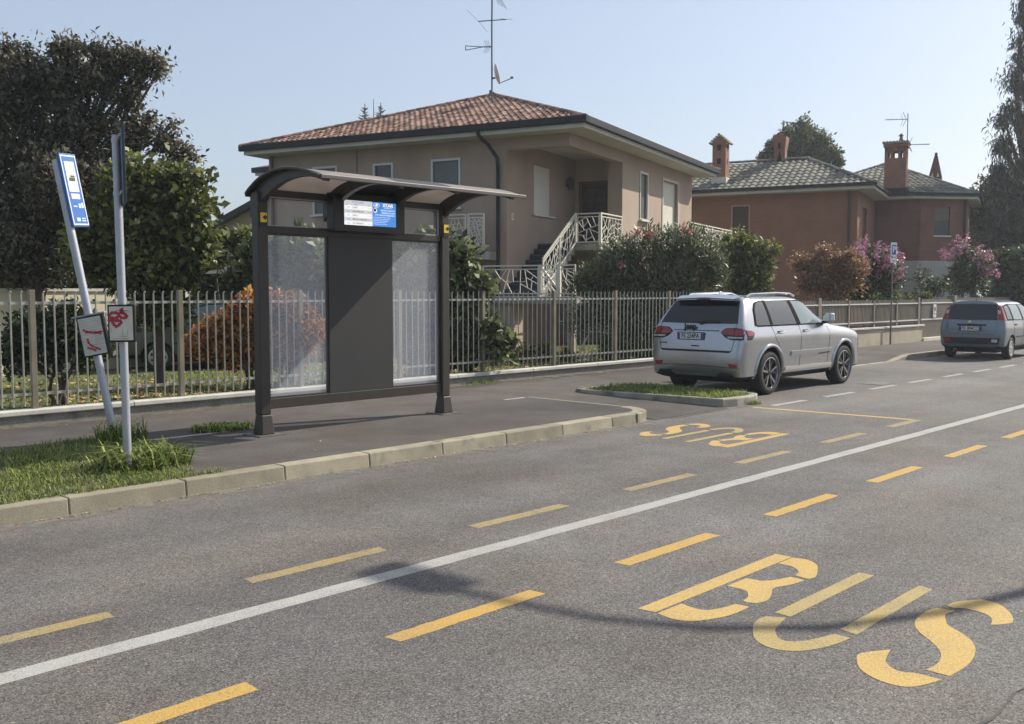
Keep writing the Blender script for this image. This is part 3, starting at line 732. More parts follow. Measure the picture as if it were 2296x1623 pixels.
bx(.07, Lx-.07, -.04, .04, .30, .42).build('bottom_rail', SHD, sh, bevel=.006)
bx(.07, Lx-.07, -.05, .05, 2.78, 2.86).build('head_beam', SHD, sh, bevel=.006)
bx(.93, 1.93, -.035, .035, .42, 2.355).build('blind_panel', SHP, sh, bevel=.004)
for a, b in ((.07, .93), (1.93, Lx-.07)):
    f = MB(); w = .02
    f.box(a, a+w, -.022, .022, .42, 2.355); f.box(b-w, b, -.022, .022, .42, 2.355); f.box(a+w, b-w, -.022, .022, 2.335, 2.355); f.box(a+w, b-w, -.022, .022, .42, .44)
    fr = f.build('pane_frame', SHD, sh)
    bx(a+w, b-w, -.004, .004, .44, 2.335).build('glass_pane', PANE, fr)
    f = MB(); a2, b2 = (a, 1.0) if a < 1 else (1.9, b)
    f.box(a2, a2+.012, -.012, .012, 2.44, 2.78); f.box(b2-.012, b2, -.012, .012, 2.44, 2.78); f.box(a2+.012, b2-.012, -.012, .012, 2.768, 2.78); f.box(a2+.012, b2-.012, -.012, .012, 2.44, 2.452)
    fr = f.build('upper_frame', M('pale_edge', (.40, .38, .36), .4, .3) if a < 1 else bpy.data.materials['pale_edge'], sh)
    bx(a2+.012, b2-.012, -.003, .003, 2.452, 2.768).build('upper_pane', CLEAR, fr)
# arched roof: profile in (y, z) from the front lip to the back edge
prof = [(-1.32, 2.90), (-1.05, 2.985), (-.75, 3.035), (-.45, 3.035), (-.15, 2.97), (.06, 2.87), (.14, 2.815)]
def arcp(y):
    for i in range(len(prof)-1):
        if prof[i][0] <= y <= prof[i+1][0]:
            t = (y-prof[i][0])/(prof[i+1][0]-prof[i][0]); return prof[i][1]*(1-t)+prof[i+1][1]*t
    return prof[-1][1]
fine = []
for i in range(len(prof)-1):
    p0, p1, p2, p3 = prof[max(i-1, 0)], prof[i], prof[i+1], prof[min(i+2, len(prof)-1)]
    for k in range(4):
        t = k/4; q = tuple(.5*((2*p1[c])+(p2[c]-p0[c])*t+(2*p0[c]-5*p1[c]+4*p2[c]-p3[c])*t*t+(3*p1[c]-p0[c]-3*p2[c]+p3[c])*t**3) for c in (0, 1)); fine.append(q)
fine.append(prof[-1])
def strip(x0, x1, th=.022, dz=0):
    g = MB(); n = len(fine); vs = []
    for x in (x0, x1):
        for y, z in fine: vs.append((x, y, z+dz))
        for y, z in fine: vs.append((x, y, z+dz-th))
    fs = []
    for k in range(n-1):
        fs += [(k, 2*n+k, 2*n+k+1, k+1), (n+k, n+k+1, 3*n+k+1, 3*n+k), (k, k+1, n+k+1, n+k), (2*n+k, 3*n+k, 3*n+k+1, 2*n+k+1)]
    fs += [(0, n, 3*n, 2*n), (n-1, 3*n-1, 4*n-1, 2*n-1)]
    return g.add(vs, fs)
xs = [-.09, 0, 1.02, 1.90, Lx, Lx+.24]
rf = bpy.data.objects.new('roof', None); bpy.data.objects.remove(rf)
for a, b, m_ in ((xs[0], xs[1], SHD), (xs[1], xs[2], ROOFP), (xs[2], xs[3], SHD), (xs[3], xs[4], ROOFP), (xs[4], xs[5], ROOFP)):
    strip(a+.002, b-.002).build('roof_sheet', m_, sh, smooth=True)
for x in (0, 1.02, 1.90, Lx):
    g = MB(); n = len(fine); vs = []
    for s_ in (-.035, .035):
        for y, z in fine: vs.append((x+s_, y, z-.024))
        for k, (y, z) in enumerate(fine):
            u = max(0, (y+1.32)/1.32); vs.append((x+s_, y, z-.024-(.03+.20*min(u, 1.05)**1.6)))
    fs = []
    for k in range(n-1): fs += [(k, k+1, 2*n+k+1, 2*n+k)[::-1], (n+k, n+k+1, 3*n+k+1, 3*n+k), (k, n+k, n+k+1, k+1), (2*n+k, 2*n+k+1, 3*n+k+1, 3*n+k)]
    fs += [(0, 2*n, 3*n, n), (n-1, 2*n-1, 4*n-1, 3*n-1)]
    g.add(vs, fs); g.build('roof_rib', SHD, sh)
g = MB(); g.bar((xs[0], -1.33, 2.893), (xs[-1], -1.33, 2.893), .03, .045); g.build('front_lip', M('lip_metal', (.13, .118, .108), .4, .3), sh, bevel=.006)
MB().bar((xs[0], .15, 2.80), (xs[-1], .15, 2.80), .03, .05).build('back_lip', SHD, sh, bevel=.006)
for x in (xs[0], xs[-1]):
    g = MB(); g.tube([(x, y, z-.01) for y, z in fine], .02, 8); g.build('edge_trim', SHD, sh)
# display
DX, DZ = 1.46, 2.645
dsp = MB().box(DX-.56, DX+.56, -.20, -.05, DZ-.235, DZ+.235).build('display', BLACK, sh, bevel=.012)
EW = M('screen_white', (.80, .80, .80), .3, emit=.75); EG = M('screen_grey', (.58, .58, .59), .3, emit=.7); EB = M('screen_blue', (.055, .22, .58), .3, emit=.75)
SCB = M('screen_dark', (.02, .02, .03), .3); SCL = M('screen_label_blue', (.15, .3, .6), .3, emit=.5)
scn = MB().box(DX-.405, DX+.025, -.2035, -.2005, DZ-.150, DZ+.150).build('screen', EW, dsp)
MB().box(DX+.025, DX+.405, -.2035, -.2005, DZ-.150, DZ+.150).build('screen', EB, dsp)
rows = [('L001', 'OLMO', '3'), ('L001', 'SAN FEREOLO', '10'), ('L007', 'ZAGLI', '9'), ('L004', 'PIAZZA OMEGNA', '20'), ('L006', 'VIA MASSENA', '25')]
fm = lambda x, z: frame_mtx((DX+x, -.2055, DZ+z), (1, 0, 0), (0, 0, 1))
g = MB(); g.box(DX-.405, DX+.025, -.2045, -.2038, DZ+.088, DZ+.150)
for k in (1, 3): z = .088-.048*(k+1); g.box(DX-.405, DX+.025, -.2045, -.2038, DZ+z, DZ+z+.048)
g.build('row_band', EG, scn)
text('heading', 'STAZIONE', .038, SCL, scn, fm(-.20, .126), .0005)
text('column_heading', 'linea', .014, SCB, scn, fm(-.375, .097), .0005); text('column_heading', 'direzione', .016, SCB, scn, fm(-.23, .097), .0005); text('column_heading', 'minuti', .014, SCB, scn, fm(-.03, .097), .0005)
for k, (a, b, c_) in enumerate(rows):
    z = .064-.048*k
    text('line_number', a, .026, SCL, scn, fm(-.345, z), .0005); text('destination', b, .028, SCB, scn, fm(-.285, z), .0005, align='LEFT'); text('minutes', c_, .026, SCL, scn, fm(-.045, z), .0005); text('minutes', 'min', .016, SCB, scn, fm(-.005, z), .0005)
text('operator_name', 'STAR', .055, EW, scn, fm(.275, .115), .0005, sx=1.3, bold=.002); text('operator_name', 'MOBILITY', .018, EW, scn, fm(.275, .083), .0005, sx=1.6)
g = MB()
for k in range(20):
    a, b = k/20*6.283, (k+1)/20*6.283; g.bar((DX+.09+.045*math.cos(a), -.205, DZ+.112+.026*math.sin(a)), (DX+.09+.045*math.cos(b), -.205, DZ+.112+.026*math.sin(b)), .004, .004)
g.bar((DX+.07, -.205, DZ+.105), (DX+.11, -.205, DZ+.125), .006, .012); g.bar((DX+.085, -.205, DZ+.128), (DX+.098, -.205, DZ+.095), .006, .01)
g.build('operator_logo', EW, scn)
MB().lathe([(0, -.2055), (.03, -.2055), (.03, -.2045)], 20, axis='y', o=(DX+.07, 0, DZ+.048)).build('round_emblem', EW, scn)
MB().lathe([(0, -.2065), (.02, -.2065), (.02, -.2056)], 20, axis='y', o=(DX+.065, 0, DZ+.05)).build('round_emblem', SCB, scn)
for k, s_ in enumerate(('SERVIZIO AGOSTO', 'URBANO DI LODI', 'E DI CASALPUSTERLENGO')): text('notice_text', s_, .027, EW, scn, fm(.385, .052-.03*k), .0005, align='RIGHT')
for k in range(5): text('notice_text', ('orari e percorsi delle linee urbane e suburbane', 'in vigore dal primo agosto al trentuno agosto', 'per informazioni rivolgersi alla biglietteria', 'della stazione ferroviaria in piazza', 'servizio gestito per conto del comune')[k], .0145, EW, scn, fm(.035, -.036-.021*k), .0003, align='LEFT')
# ================================================================== beige house with outside stairs
STUC = M('beige_stucco', (.36, .280, .220), .92, var=.10, vscale=.7, var2=.06, v2scale=50, bump=.15, bscale=90, stain=((.31, .23, .18), .6, .4))
SOFF = M('soffit_white', (.52, .50, .44), .85, var=.12, vscale=1.2)
GUT = M('dark_gutter', (.022, .025, .028), .65, var=.2, spec=.25)
TILE = M('clay_tile', (.150, .080, .057), .9, var=.22, vscale=2., tint=.4, tint2=(.215, .135, .102), bump=.2, bscale=40)
TILE2 = M('mossy_tile', (.185, .185, .155), .9, var=.22, vscale=1.4, tint=.3, tint2=(.15, .14, .11), bump=.2, bscale=40)
FRAME = M('aluminium_frame', (.50, .50, .48), .45, .3)
SHUT = M('shutter_grey', (.155, .165, .165), .6, var=.08)
SHUTW = M('shutter_cream', (.62, .60, .52), .6, var=.05)
DARKG = M('dark_window', (.015, .017, .02), .08, spec=.7)
DOORM = M('dark_wood', (.045, .024, .018), .5, var=.25, vscale=9)
MARB = M('marble_sill', (.60, .59, .56), .5, var=.15, vscale=5)
RAIL = M('cream_railing', (.65, .62, .53), .5, var=.1)
SLATE = M('slate_step', (.018, .022, .035), .5)

def shutter_mesh(x0, x1, z0, z1, axis, pos, sgn, pitch=.055):
    """roller shutter of horizontal slats; axis 'x' = lies in a y-z wall at x=pos facing sgn"""
    g = MB(); z = z0
    while z < z1-.01:
        zz = min(z+pitch-.006, z1)
        if axis == 'x': g.box(min(pos, pos-sgn*.012), max(pos, pos-sgn*.012), x0, x1, z, zz)
        else: g.box(x0, x1, min(pos, pos-sgn*.012), max(pos, pos-sgn*.012), z, zz)
        z += pitch
    if axis == 'x': g.box(min(pos-sgn*.012, pos-sgn*.02), max(pos-sgn*.012, pos-sgn*.02), x0, x1, z0, z1)
    else: g.box(x0, x1, min(pos-sgn*.012, pos-sgn*.02), max(pos-sgn*.012, pos-sgn*.02), z0, z1)
    return g
def frame_mesh(x0, x1, z0, z1, axis, pos, w=.06, d=.03):
    g = MB()
    for a, b, c, e in ((x0, x0+w, z0, z1), (x1-w, x1, z0, z1), (x0+w, x1-w, z1-w, z1), (x0+w, x1-w, z0, z0+w*.6)):
        if axis == 'x': g.box(pos, pos+d, a, b, c, e)
        else: g.box(a, b, pos, pos+d, c, e)
    return g
KX, KY, HROT = 21.45, 18.18, rad(16.3)
h1 = thing('beige_house', 'two-storey beige house with red-brown tiled hip roof and outside staircase', 'house', (KX, KY, 0), (0, 0, HROT))
W1 = (8.16, 9.10, 4.3, 5.82); W2 = (6.01, 6.71, 4.6, 5.79); W3 = (3.59, 4.57, 4.33, 5.79)
SH = (1.76, 2.86, 4.21, 5.70); NW = (5.80, 6.54, 4.24, 5.81); BD = (8.12, 9.95, 3.3, 5.83)
g = MB(); ZT = 6.30
neg = lambda w: (-w[1], -w[0], w[2], w[3])
wall(g, (0, 0, 0), (0, -1, 0), -10.95, -2.0, 0, ZT, [neg(W1), neg(W2), neg(W3), (-6.9, -5.2, .9, 2.0)], .16)
wall(g, (0, 2.0, 0), (1, 0, 0), 0, 5.0, 0, ZT, [SH], .10)
wall(g, (5.0, 0, 0), (0, -1, 0), -2.0, -.5, 0, ZT, [(-1.80, -.86, 3.3, 5.44)], .12)
wall(g, (4.17, 0, 0), (0, -1, 0), -.5, 0, 0, ZT, [], .1)
g.quad((4.17, .5, 0), (4.17, .5, ZT), (5.0, .5, ZT), (5.0, .5, 0))
wall(g, (0, 0, 0), (1, 0, 0), 4.17, 11.65, 0, ZT, [NW, BD, (7.6, 8.7, .9, 1.9)], .20)
g.quad((11.65, 0, 0), (11.65, 10.95, 0), (11.65, 10.95, ZT), (11.65, 0, ZT)); g.quad((0, 10.95, 0), (0, 10.95, ZT), (11.65, 10.95, ZT), (11.65, 10.95, 0))
g.build('wall', STUC, h1)
PLN = M('dark_plinth', (.15, .105, .082), .9, var=.2, vscale=1.5, bump=.3, bscale=30)
MB().box(-.025, -.003, 2.0, 10.97, .1, 1.45).box(-.025, 4.165, 1.975, 1.997, .1, 1.45).box(4.145, 4.167, -.025, .5, .1, 2.9).box(4.167, 11.67, -.025, -.003, .1, 1.45).build('plinth', PLN, h1)
# porch: beam round the open corner, ceiling, floor
MB().box(.002, .30, 0, 1.998, 5.94, 6.298).box(.30, 4.168, .002, .30, 5.94, 6.298).build('porch_beam', STUC, h1)
MB().box(.30, 4.998, .30, 1.998, 6.24, 6.296).build('porch_ceiling', SOFF, h1)
MB().box(2.38, 4.998, -.02, 1.998, 3.10, 3.30).build('landing', CONC, h1)
# soffit, fascia, gutter
E0x, E1x, E0y, E1y = -.72, 12.4, -.72, 11.32
MB().box(E0x, E1x, E0y, E1y, 6.30, 6.34).build('soffit', SOFF, h1)
MB().box(E0x-.03, E0x, E0y-.03, E1y+.03, 6.285, 6.43).box(E0x, E1x+.03, E0y-.03, E0y, 6.285, 6.43).box(E1x, E1x+.03, E0y, E1y+.03, 6.285, 6.43).box(E0x, E1x, E1y, E1y+.03, 6.285, 6.43).build('fascia', SOFF, h1)
g = MB()
g.box(E0x-.16, E0x-.032, E0y-.16, E1y+.16, 6.40, 6.60); g.box(E0x-.032, E1x+.16, E0y-.16, E0y-.032, 6.40, 6.60); g.box(E1x+.032, E1x+.16, E0y-.032, E1y+.16, 6.42, 6.58); g.box(E0x-.032, E1x+.032, E1y+.032, E1y+.16, 6.42, 6.58)
g.build('gutter', GUT, h1, bevel=.02)
zE, zR = 6.50, 8.68; cy_ = (E0y+E1y)/2; hw = (E1y-E0y)/2+.1; Ls = math.hypot(hw, zR-zE); ux = (hw/Ls, (zR-zE)/Ls)
X0, X1, Y0, Y1 = E0x-.1, E1x+.1, E0y-.1, E1y+.1; lx = X1-X0
g = MB(); g.t = []
tile_roof(g, (X0, Y1, zE), (0, -1, 0), (ux[0], 0, ux[1]), [(0, 0), (2*hw, 0), (hw, Ls)], seed=1)
tile_roof(g, (X0, Y0, zE), (1, 0, 0), (0, ux[0], ux[1]), [(0, 0), (lx, 0), (lx-hw, Ls), (hw, Ls)], seed=2)
for q in ([(X1, Y0, zE), (X1, Y1, zE), (X1-hw, cy_, zR)], [(X1, Y1, zE), (X0, Y1, zE), (X0+hw, cy_, zR), (X1-hw, cy_, zR)]):
    g.add(q, [tuple(range(len(q)))]); g.t += [.4]*len(q)
ridge_caps(g, (X0+.05, Y1-.05, zE+.05), (X0+hw, cy_, zR+.05), seed=5); ridge_caps(g, (X0+.05, Y0+.05, zE+.05), (X0+hw, cy_, zR+.05), seed=6)
ridge_caps(g, (X1, Y0, zE+.05), (X1-hw, cy_, zR+.05), seed=7); ridge_caps(g, (X0+hw-.1, cy_, zR+.06), (X1-hw+.1, cy_, zR+.06), seed=8); ridge_caps(g, (X1, Y1, zE+.05), (X1-hw, cy_, zR+.05), seed=9); ridge_caps(g, (X0, Y1, zE+.05), (X0+hw, cy_, zR+.05), seed=10)
g.build('roof', TILE, h1)
# windows on the shaded front
for (a, b, c, d), m_ in ((W1, SHUT), (W2, DARKG), (W3, SHUT)):
    f = frame_mesh(a-.03, b+.03, c, d+.03, 'x', -.02, .07, .06).build('window_frame', FRAME, h1)
    if m_ is DARKG:
        MB().box(.05, .06, a, b, c, d).build('pane', DARKG, f); frame_mesh(a+.02, b-.02, c+.02, d-.02, 'x', .03, .06, .02).build('sash', M('dark_sash', (.10, .10, .10), .4), f)
    else: shutter_mesh(a+.04, b-.04, c, d-.04, 'x', .05, -1).build('shutter', m_, f)
    MB().box(-.09, .05, a-.08, b+.08, c-.05, c-.002).build('sill', MARB, f)
w_ = MB().box(.10, .12, 5.2, 6.9, .9, 2.0).build('basement_window', DARKG, h1)
w_ = MB().box(7.6, 8.7, .14, .16, .9, 1.9).build('basement_window', DARKG, h1)
# porch: cream shutter, lantern, number plate, door
s_ = shutter_mesh(SH[0], SH[1], SH[2], SH[3], 'y', 1.975, -1).build('window_shutter', SHUTW, h1)
MB().box(SH[0]-.1, SH[1]+.32, 1.90, 1.998, SH[2]-.05, SH[2]-.003).build('sill', MARB, s_)
l_ = MB().tube([(4.2, 1.99, 5.30), (4.2, 1.86, 5.32)], .02, 8).lathe([(.0, 5.15), (.07, 5.17), (.11, 5.30), (.11, 5.46), (.05, 5.58), (0, 5.6)], 10, o=(4.2, 1.82, 0)).build('wall_lantern', M('lantern_iron', (.02, .02, .025), .4), h1)
p_ = MB().box(.28, .42, 1.985, 1.998, 3.93, 4.13).build('number_plate', M('plate_white', (.62, .60, .54), .5), h1)
text('house_number', '3', .16, INK, p_, frame_mtx((.35, 1.983, 4.03), (1, 0, 0), (0, 0, 1)), bold=.004)
d_ = MB().box(5.06, 5.10, .86, 1.80, 3.3, 5.44).build('door', DOORM, h1)
g = MB()
for k in range(2):
    for j in range(3): g.box(5.045, 5.058, .93+.43*k, .93+.43*k+.36, 3.42+.66*j, 3.42+.66*j+.55)
g.build('door_panel', DOORM, d_, bevel=.01)
frame_mesh(.80, 1.86, 3.3, 5.50, 'x', 4.975, .06, .024).build('door_frame', M('brown_frame', (.10, .065, .05), .5), d_)
# lit side: narrow window and balcony door
f = frame_mesh(NW[0]-.04, NW[1]+.04, NW[2], NW[3]+.04, 'y', -.03, .07, .07).build('window_frame', FRAME, h1)
MB().box(NW[0], NW[1], .06, .07, NW[2], NW[3]).build('pane', M('grey_curtain', (.11, .11, .105), .3, spec=.6), f); MB().box(NW[0]-.1, NW[1]+.1, -.12, .05, NW[2]-.06, NW[2]-.002).build('sill', MARB, f)
f = frame_mesh(BD[0]-.04, BD[1]+.04, BD[2], BD[3]+.05, 'y', -.03, .09, .05).build('door_frame', M('pale_jamb', (.52, .46, .38), .7), h1)
shutter_mesh(BD[0]+.01, BD[1]-.01, BD[2], BD[3]-.02, 'y', .12, -1).build('shutter', SHUTW, f)
# drainpipes
g = MB(); g.tube([(E0x-.09, 2.55, 6.44), (E0x-.08, 2.5, 6.28), (-.5, 2.35, 6.05), (-.14, 2.25, 5.72), (-.09, 2.25, 5.5), (-.09, 2.25, .15)], .055, 10)
g.build('drainpipe', GUT, h1, smooth=True)
MB().tube([(-.07, 10.78, 6.30), (-.07, 10.78, .15)], .05, 10).build('drainpipe', M('brown_pipe', (.12, .09, .075), .5), h1, smooth=True)
MB().tube([(-.012, 7.35-k*.0, z) for k, z in enumerate((6.29, 5.6, 4.3, 3.0))], .008, 5).build('wall_cable', GUT, h1)

# railings: frames filled with crazy bars
rr = random.Random(17)
def railing(name, p, q, zlo, zhi, parent, area=.035, dz=0., post=.035, top=.05, gap=.10, thick=.019, inner=True):
    """p, q plan points of the panel (x, y); dz: rise from p to q (stairs)"""
    g = MB(); P = lambda c, z, k: (c[0], c[1], z+dz*k)
    g.bar(P(p, zhi, 0), P(q, zhi, 1), .05, .035); g.bar(P(p, zhi-gap, 0), P(q, zhi-gap, 1), .03, .025); g.bar(P(p, zlo, 0), P(q, zlo, 1), .035, .03)
    for c, k in ((p, 0), (q, 1)): g.bar(P(c, zlo-.03, k), P(c, zhi, k), post, post)
    d = Vector((q[0]-p[0], q[1]-p[1])); L = d.length; d /= L
    ins = .05 if inner else .02
    a = (p[0]+d.x*ins, p[1]+d.y*ins); b = (q[0]-d.x*ins, q[1]-d.y*ins); f = ins/L
    quad = [(a[0], a[1], zlo+dz*f), (b[0], b[1], zlo+dz*(1-f)), (b[0], b[1], zhi-gap+dz*(1-f)), (a[0], a[1], zhi-gap+dz*f)]
    g.bar(quad[0], quad[3], .018, .018); g.bar(quad[1], quad[2], .018, .018)
    for s, e in crackle(quad, area, rr): g.bar(s, e, thick, thick)
    return g.build(name, RAIL, parent)
stair = thing('outside_staircase', 'outside stone staircase climbing to the porch of the beige house, with a cream crazy-bar railing', 'staircase', (KX, KY, 0), (0, 0, HROT))
g = MB(); g2 = MB(); n = 9; z0, z1, sx0, sx1 = 1.70, 3.30, -.15, 2.375
for k in range(n):
    x = sx0+(sx1-sx0)*k/n; w = (sx1-sx0)/n; z = z0+(z1-z0)*(k+1)/n
    if k == n-1: z -= .004
    g.box(x+.003, x+w-.003, .86, 1.985, z-.36, z-.02)
    g2.box(x-.02, x+.0, .84, 1.99, z-(z1-z0)/n+.004, z-.03); g2.box(x-.03, x+w-.02, .84, 1.99, z-.02, z+.012)
st = g.build('steps', CONC, stair); g2.build('treads', SLATE, st)
railing('stair_railing', (.0, .82), (2.33, .82), 1.86, 2.76, stair, dz=1.47, area=.085)
MB().box(1.13, 1.19, .79, .85, 2.45, 3.50).build('newel_post', RAIL, stair)
railing('landing_railing', (2.36, .82), (2.36, .02), 3.34, 4.21, stair, area=.065)
railing('landing_railing', (2.40, .0), (4.14, .0), 3.34, 4.21, stair, area=.065)
MB().box(2.32, 2.40, -.03, .05, 3.1, 4.23).build('newel_post', RAIL, stair)
MB().box(-1.12, -.16, -.70, 2.25, 1.48, 1.68).build('platform', CONC, stair, bevel=.01)
MB().box(-1.0, -.3, 1.3, 2.2, .1, 1.478).build('platform_pier', STUC, stair); MB().box(-1.0, -.8, -.6, -.4, .1, 1.478).build('platform_pier', STUC, stair)
railing('platform_railing', (-1.08, 2.2), (-1.08, .42), 1.76, 2.54, stair, area=.09)
railing('platform_railing', (-1.08, -.20), (-1.08, -.66), 1.76, 2.54, stair, area=.035)
railing('platform_railing', (-1.08, .38), (-1.08, -.16), 1.76, 2.54, stair, area=.05)
g = MB(); g.bar((-1.10, .36, 2.5), (-1.10, -.18, 1.85), .05, .05); g.bar((-1.10, .40, 2.36), (-1.10, -.14, 1.72), .03, .03)
MB().box(-1.12, -1.03, -.22, -.13, 1.66, 2.56).box(-1.12, -1.05, .38, .45, 1.66, 2.56).build('newel_post', RAIL, stair)
g.build('handrail', RAIL, stair)
# small balcony on the shaded front
bal = thing('front_balcony', 'small balcony with cream crazy-bar railing on the shaded front of the beige house', 'balcony', (KX, KY, 0), (0, 0, HROT))
MB().box(-.85, -.005, 2.28, 3.75, 2.74, 2.98).build('slab', CONC, bal)
railing('railing', (-.82, 3.62), (-.82, 2.92), 3.04, 4.05, bal, area=.04); railing('railing', (-.82, 2.84), (-.82, 2.32), 3.04, 4.05, bal, area=.012)
railing('railing', (-.82, 4.75), (-.82, 3.68), 2.2, 3.1, bal, dz=.95, area=.06)
g = MB()
for k in range(5): g.box(-.8, -.006, 3.76+.22*k, 3.76+.22*k+.217, 2.0-.19*k+.4, 2.94-.19*k)
g.build('steps', SLATE, bal)
# side balcony, mostly behind the oleander
sb = thing('side_balcony', 'white railed balcony behind the oleander on the sunlit side of the beige house', 'balcony', (KX, KY, 0), (0, 0, HROT))
MB().box(7.3, 12.9, -1.3, -.005, 3.08, 3.27).build('slab', CONC, sb)
for a, b in ((7.35, 8.7), (8.75, 10.1), (10.15, 11.5), (11.55, 12.85)): railing('railing', (a, -1.27), (b, -1.27), 3.33, 4.2, sb, area=.05)
railing('railing', (12.85, -1.24), (12.85, -.04), 3.33, 4.2, sb, area=.05)

# aerial and dish on the roof
ANT = M('aerial_metal', (.12, .13, .135), .4, .6)
av = at(1103, 222, 33.5); ab = Vector((av.x, av.y, 8.15))
ae = thing('tv_aerial', 'tall roof mast with three aerials and a satellite dish on the beige house', 'aerial', ab, (0, 0, RZ), 'aerials on the house roofs')
MB().tube([(0, 0, 0), (0, 0, 2.6), (.03, 0, 5.2)], .028, 8).build('mast', ANT, ae)
k_ = 33.5/2200.
def zz(v): return av.z-ab.z+(222-v)*k_
g = MB()
g.tube([(-.46, 0, zz(53)-.02), (.49, 0, zz(50))], .017, 6); g.tube([(-.80, -.7, zz(42)), (-.46, 0, zz(53)), (-.15, .7, zz(66))], .006, 5); g.tube([(.28, .8, zz(34)), (.47, 0, zz(50)), (.68, -.8, zz(64))], .008, 5)
g.build('vhf_aerial', ANT, ae)
g = MB(); c_ = zz(109)
g.tube([(0, 0, c_), (-.28, 0, c_)], .02, 6); g.tube([(-.28, 0, c_), (-.88, 0, c_+.03)], .014, 5); g.tube([(-.28, 0, c_), (-.88, 0, c_-.11)], .014, 5); g.tube([(-.88, 0, c_+.04), (-.88, 0, c_-.12)], .016, 5)
for x in (-.17, -.11, -.05): g.tube([(x-.09, .3, c_+.28), (x, 0, c_)], .008, 4); g.tube([(x, 0, c_), (x-.1, -.35, c_-.28)], .008, 4)
g.build('uhf_aerial', ANT, ae)
g = MB()
for k in range(5): g.tube([(.10+.05*k, -.3, zz(3)-.03*k), (.22+.07*k, .1, zz(16)-.04*k)], .008, 4)
g.tube([(.0, 0, zz(-20)), (.3, 0, zz(-2))], .012, 5); g.build('log_aerial', ANT, ae)
dsh = MB(); prof_ = [(0, -.05), (.12, -.045), (.24, -.02), (.33, .015), (.345, .02), (.33, .03), (.24, .0), (.12, -.02), (0, -.028)]
dsh.lathe(prof_, 28); d_ = dsh.build('satellite_dish', M('dish_cream', (.62, .60, .52), .5), ae, smooth=True)
d_.location = (.16, 0, zz(168)); d_.rotation_euler = (rad(4), rad(76), rad(12))
g = MB(); g.tube([(.0, 0, zz(177)), (.12, 0, zz(176))], .03, 6); g.tube([(.24, 0, zz(188)), (.68, -.04, zz(177))], .014, 6); g.box(.62, .72, -.07, .0, zz(178), zz(174)); g.build('feed_arm', ANT, ae)
MB().box(-.09, .0, -.04, .04, zz(208), zz(203)).build('junction_box', ANT, ae)

# ================================================================== terracotta house
BRK = M('terracotta_brick', (.255, .128, .078), .92, var=.12, vscale=1.2, var2=.15, v2scale=30)
def brickify(m, sx, sz):
    n = m.node_tree.nodes; L = m.node_tree.links; b = n['Principled BSDF']; src = b.inputs['Base Color'].links[0].from_socket
    tc = n.new('ShaderNodeTexCoord'); sp = n.new('ShaderNodeSeparateXYZ'); L.new(tc.outputs['Object'], sp.inputs[0])
    ad = n.new('ShaderNodeMath'); ad.operation = 'ADD'; L.new(sp.outputs[0], ad.inputs[0]); L.new(sp.outputs[1], ad.inputs[1])
    cb = n.new('ShaderNodeCombineXYZ'); L.new(ad.outputs[0], cb.inputs[0]); L.new(sp.outputs[2], cb.inputs[1])
    br = n.new('ShaderNodeTexBrick'); br.inputs['Scale'].default_value = 1; br.inputs['Brick Width'].default_value = sx; br.inputs['Row Height'].default_value = sz
    br.inputs['Mortar Size'].default_value = .008; br.inputs['Color1'].default_value = (1.05, 1.05, 1.05, 1); br.inputs['Color2'].default_value = (.95, .94, .94, 1); br.inputs['Mortar'].default_value = (.86, .88, .9, 1)
    L.new(cb.outputs[0], br.inputs['Vector'])
    mx = n.new('ShaderNodeMix'); mx.data_type = 'RGBA'; mx.blend_type = 'MULTIPLY'; mx.inputs[0].default_value = 1
    L.new(src, mx.inputs[6]); L.new(br.outputs['Color'], mx.inputs[7]); L.new(mx.outputs[2], b.inputs['Base Color']); return m
brickify(BRK, .25, .066)
BRK2 = brickify(M('red_brick', (.195, .098, .07), .92, var=.15, vscale=1.5, var2=.15, v2scale=25), .25, .066)
GREYP = M('grey_render', (.36, .35, .33), .9, var=.12, vscale=1.2)
C2 = (40.97, 17.88)
h2 = thing('terracotta_house', 'two-storey terracotta brick house with grey-green tiled roof behind the brown railing', 'house', (*C2, 0), (0, 0, HROT))
W4 = (5.42, 6.19, 3.85, 5.73)
g = MB(); ZT = 6.2
wall(g, (.7, 0, 0), (0, -1, 0), -11.5, -.7, 0, ZT, [neg(W4)], .12)
wall(g, (0, .7, 0), (1, 0, 0), .7, 6.2, 0, ZT, [(2.2, 3.6, 3.6, 5.6)], .12)
g.build('wall', BRK, h2)
g = MB(); PL = 3.28
wall(g, (6.2, 0, 0), (0, -1, 0), -.7, 1.3, PL, ZT, [], .1)
cd = Vector((1.4, -2.0, 0)); cl = cd.length; cd.normalize()
wall(g, (6.2, -1.3, 0), tuple(cd), 0, cl, PL, ZT, [(.80, 1.58, 4.5, 5.85)], .12)
wall(g, (7.6, -3.3, 0), (1, 0, 0), 0, 5, PL, ZT, [], .1)
for k in range(22): z = PL+.03+k*.132; g.box(6.11, 6.195, -1.39, -1.305, z, z+.066)
g.build('wall', BRK2, h2)
g = MB()
wall(g, (6.22, 0, 0), (0, -1, 0), -.7, 1.3, 0, PL-.003, [], .1)
wall(g, (6.22, -1.3, 0), tuple(cd), 0, cl, 0, PL-.003, [(1.35, 1.75, 1.95, 2.6)], .15)
wall(g, (7.62, -3.3, 0), (1, 0, 0), 0, 5, 0, PL-.003, [], .1)
g.build('plinth', GREYP, h2)
q_ = lambda w, z, o: Vector((6.2, -1.3, 0))+cd*w+Vector((0, 0, z))+Vector((cd.y, -cd.x, 0))*o
g = MB(); f = None
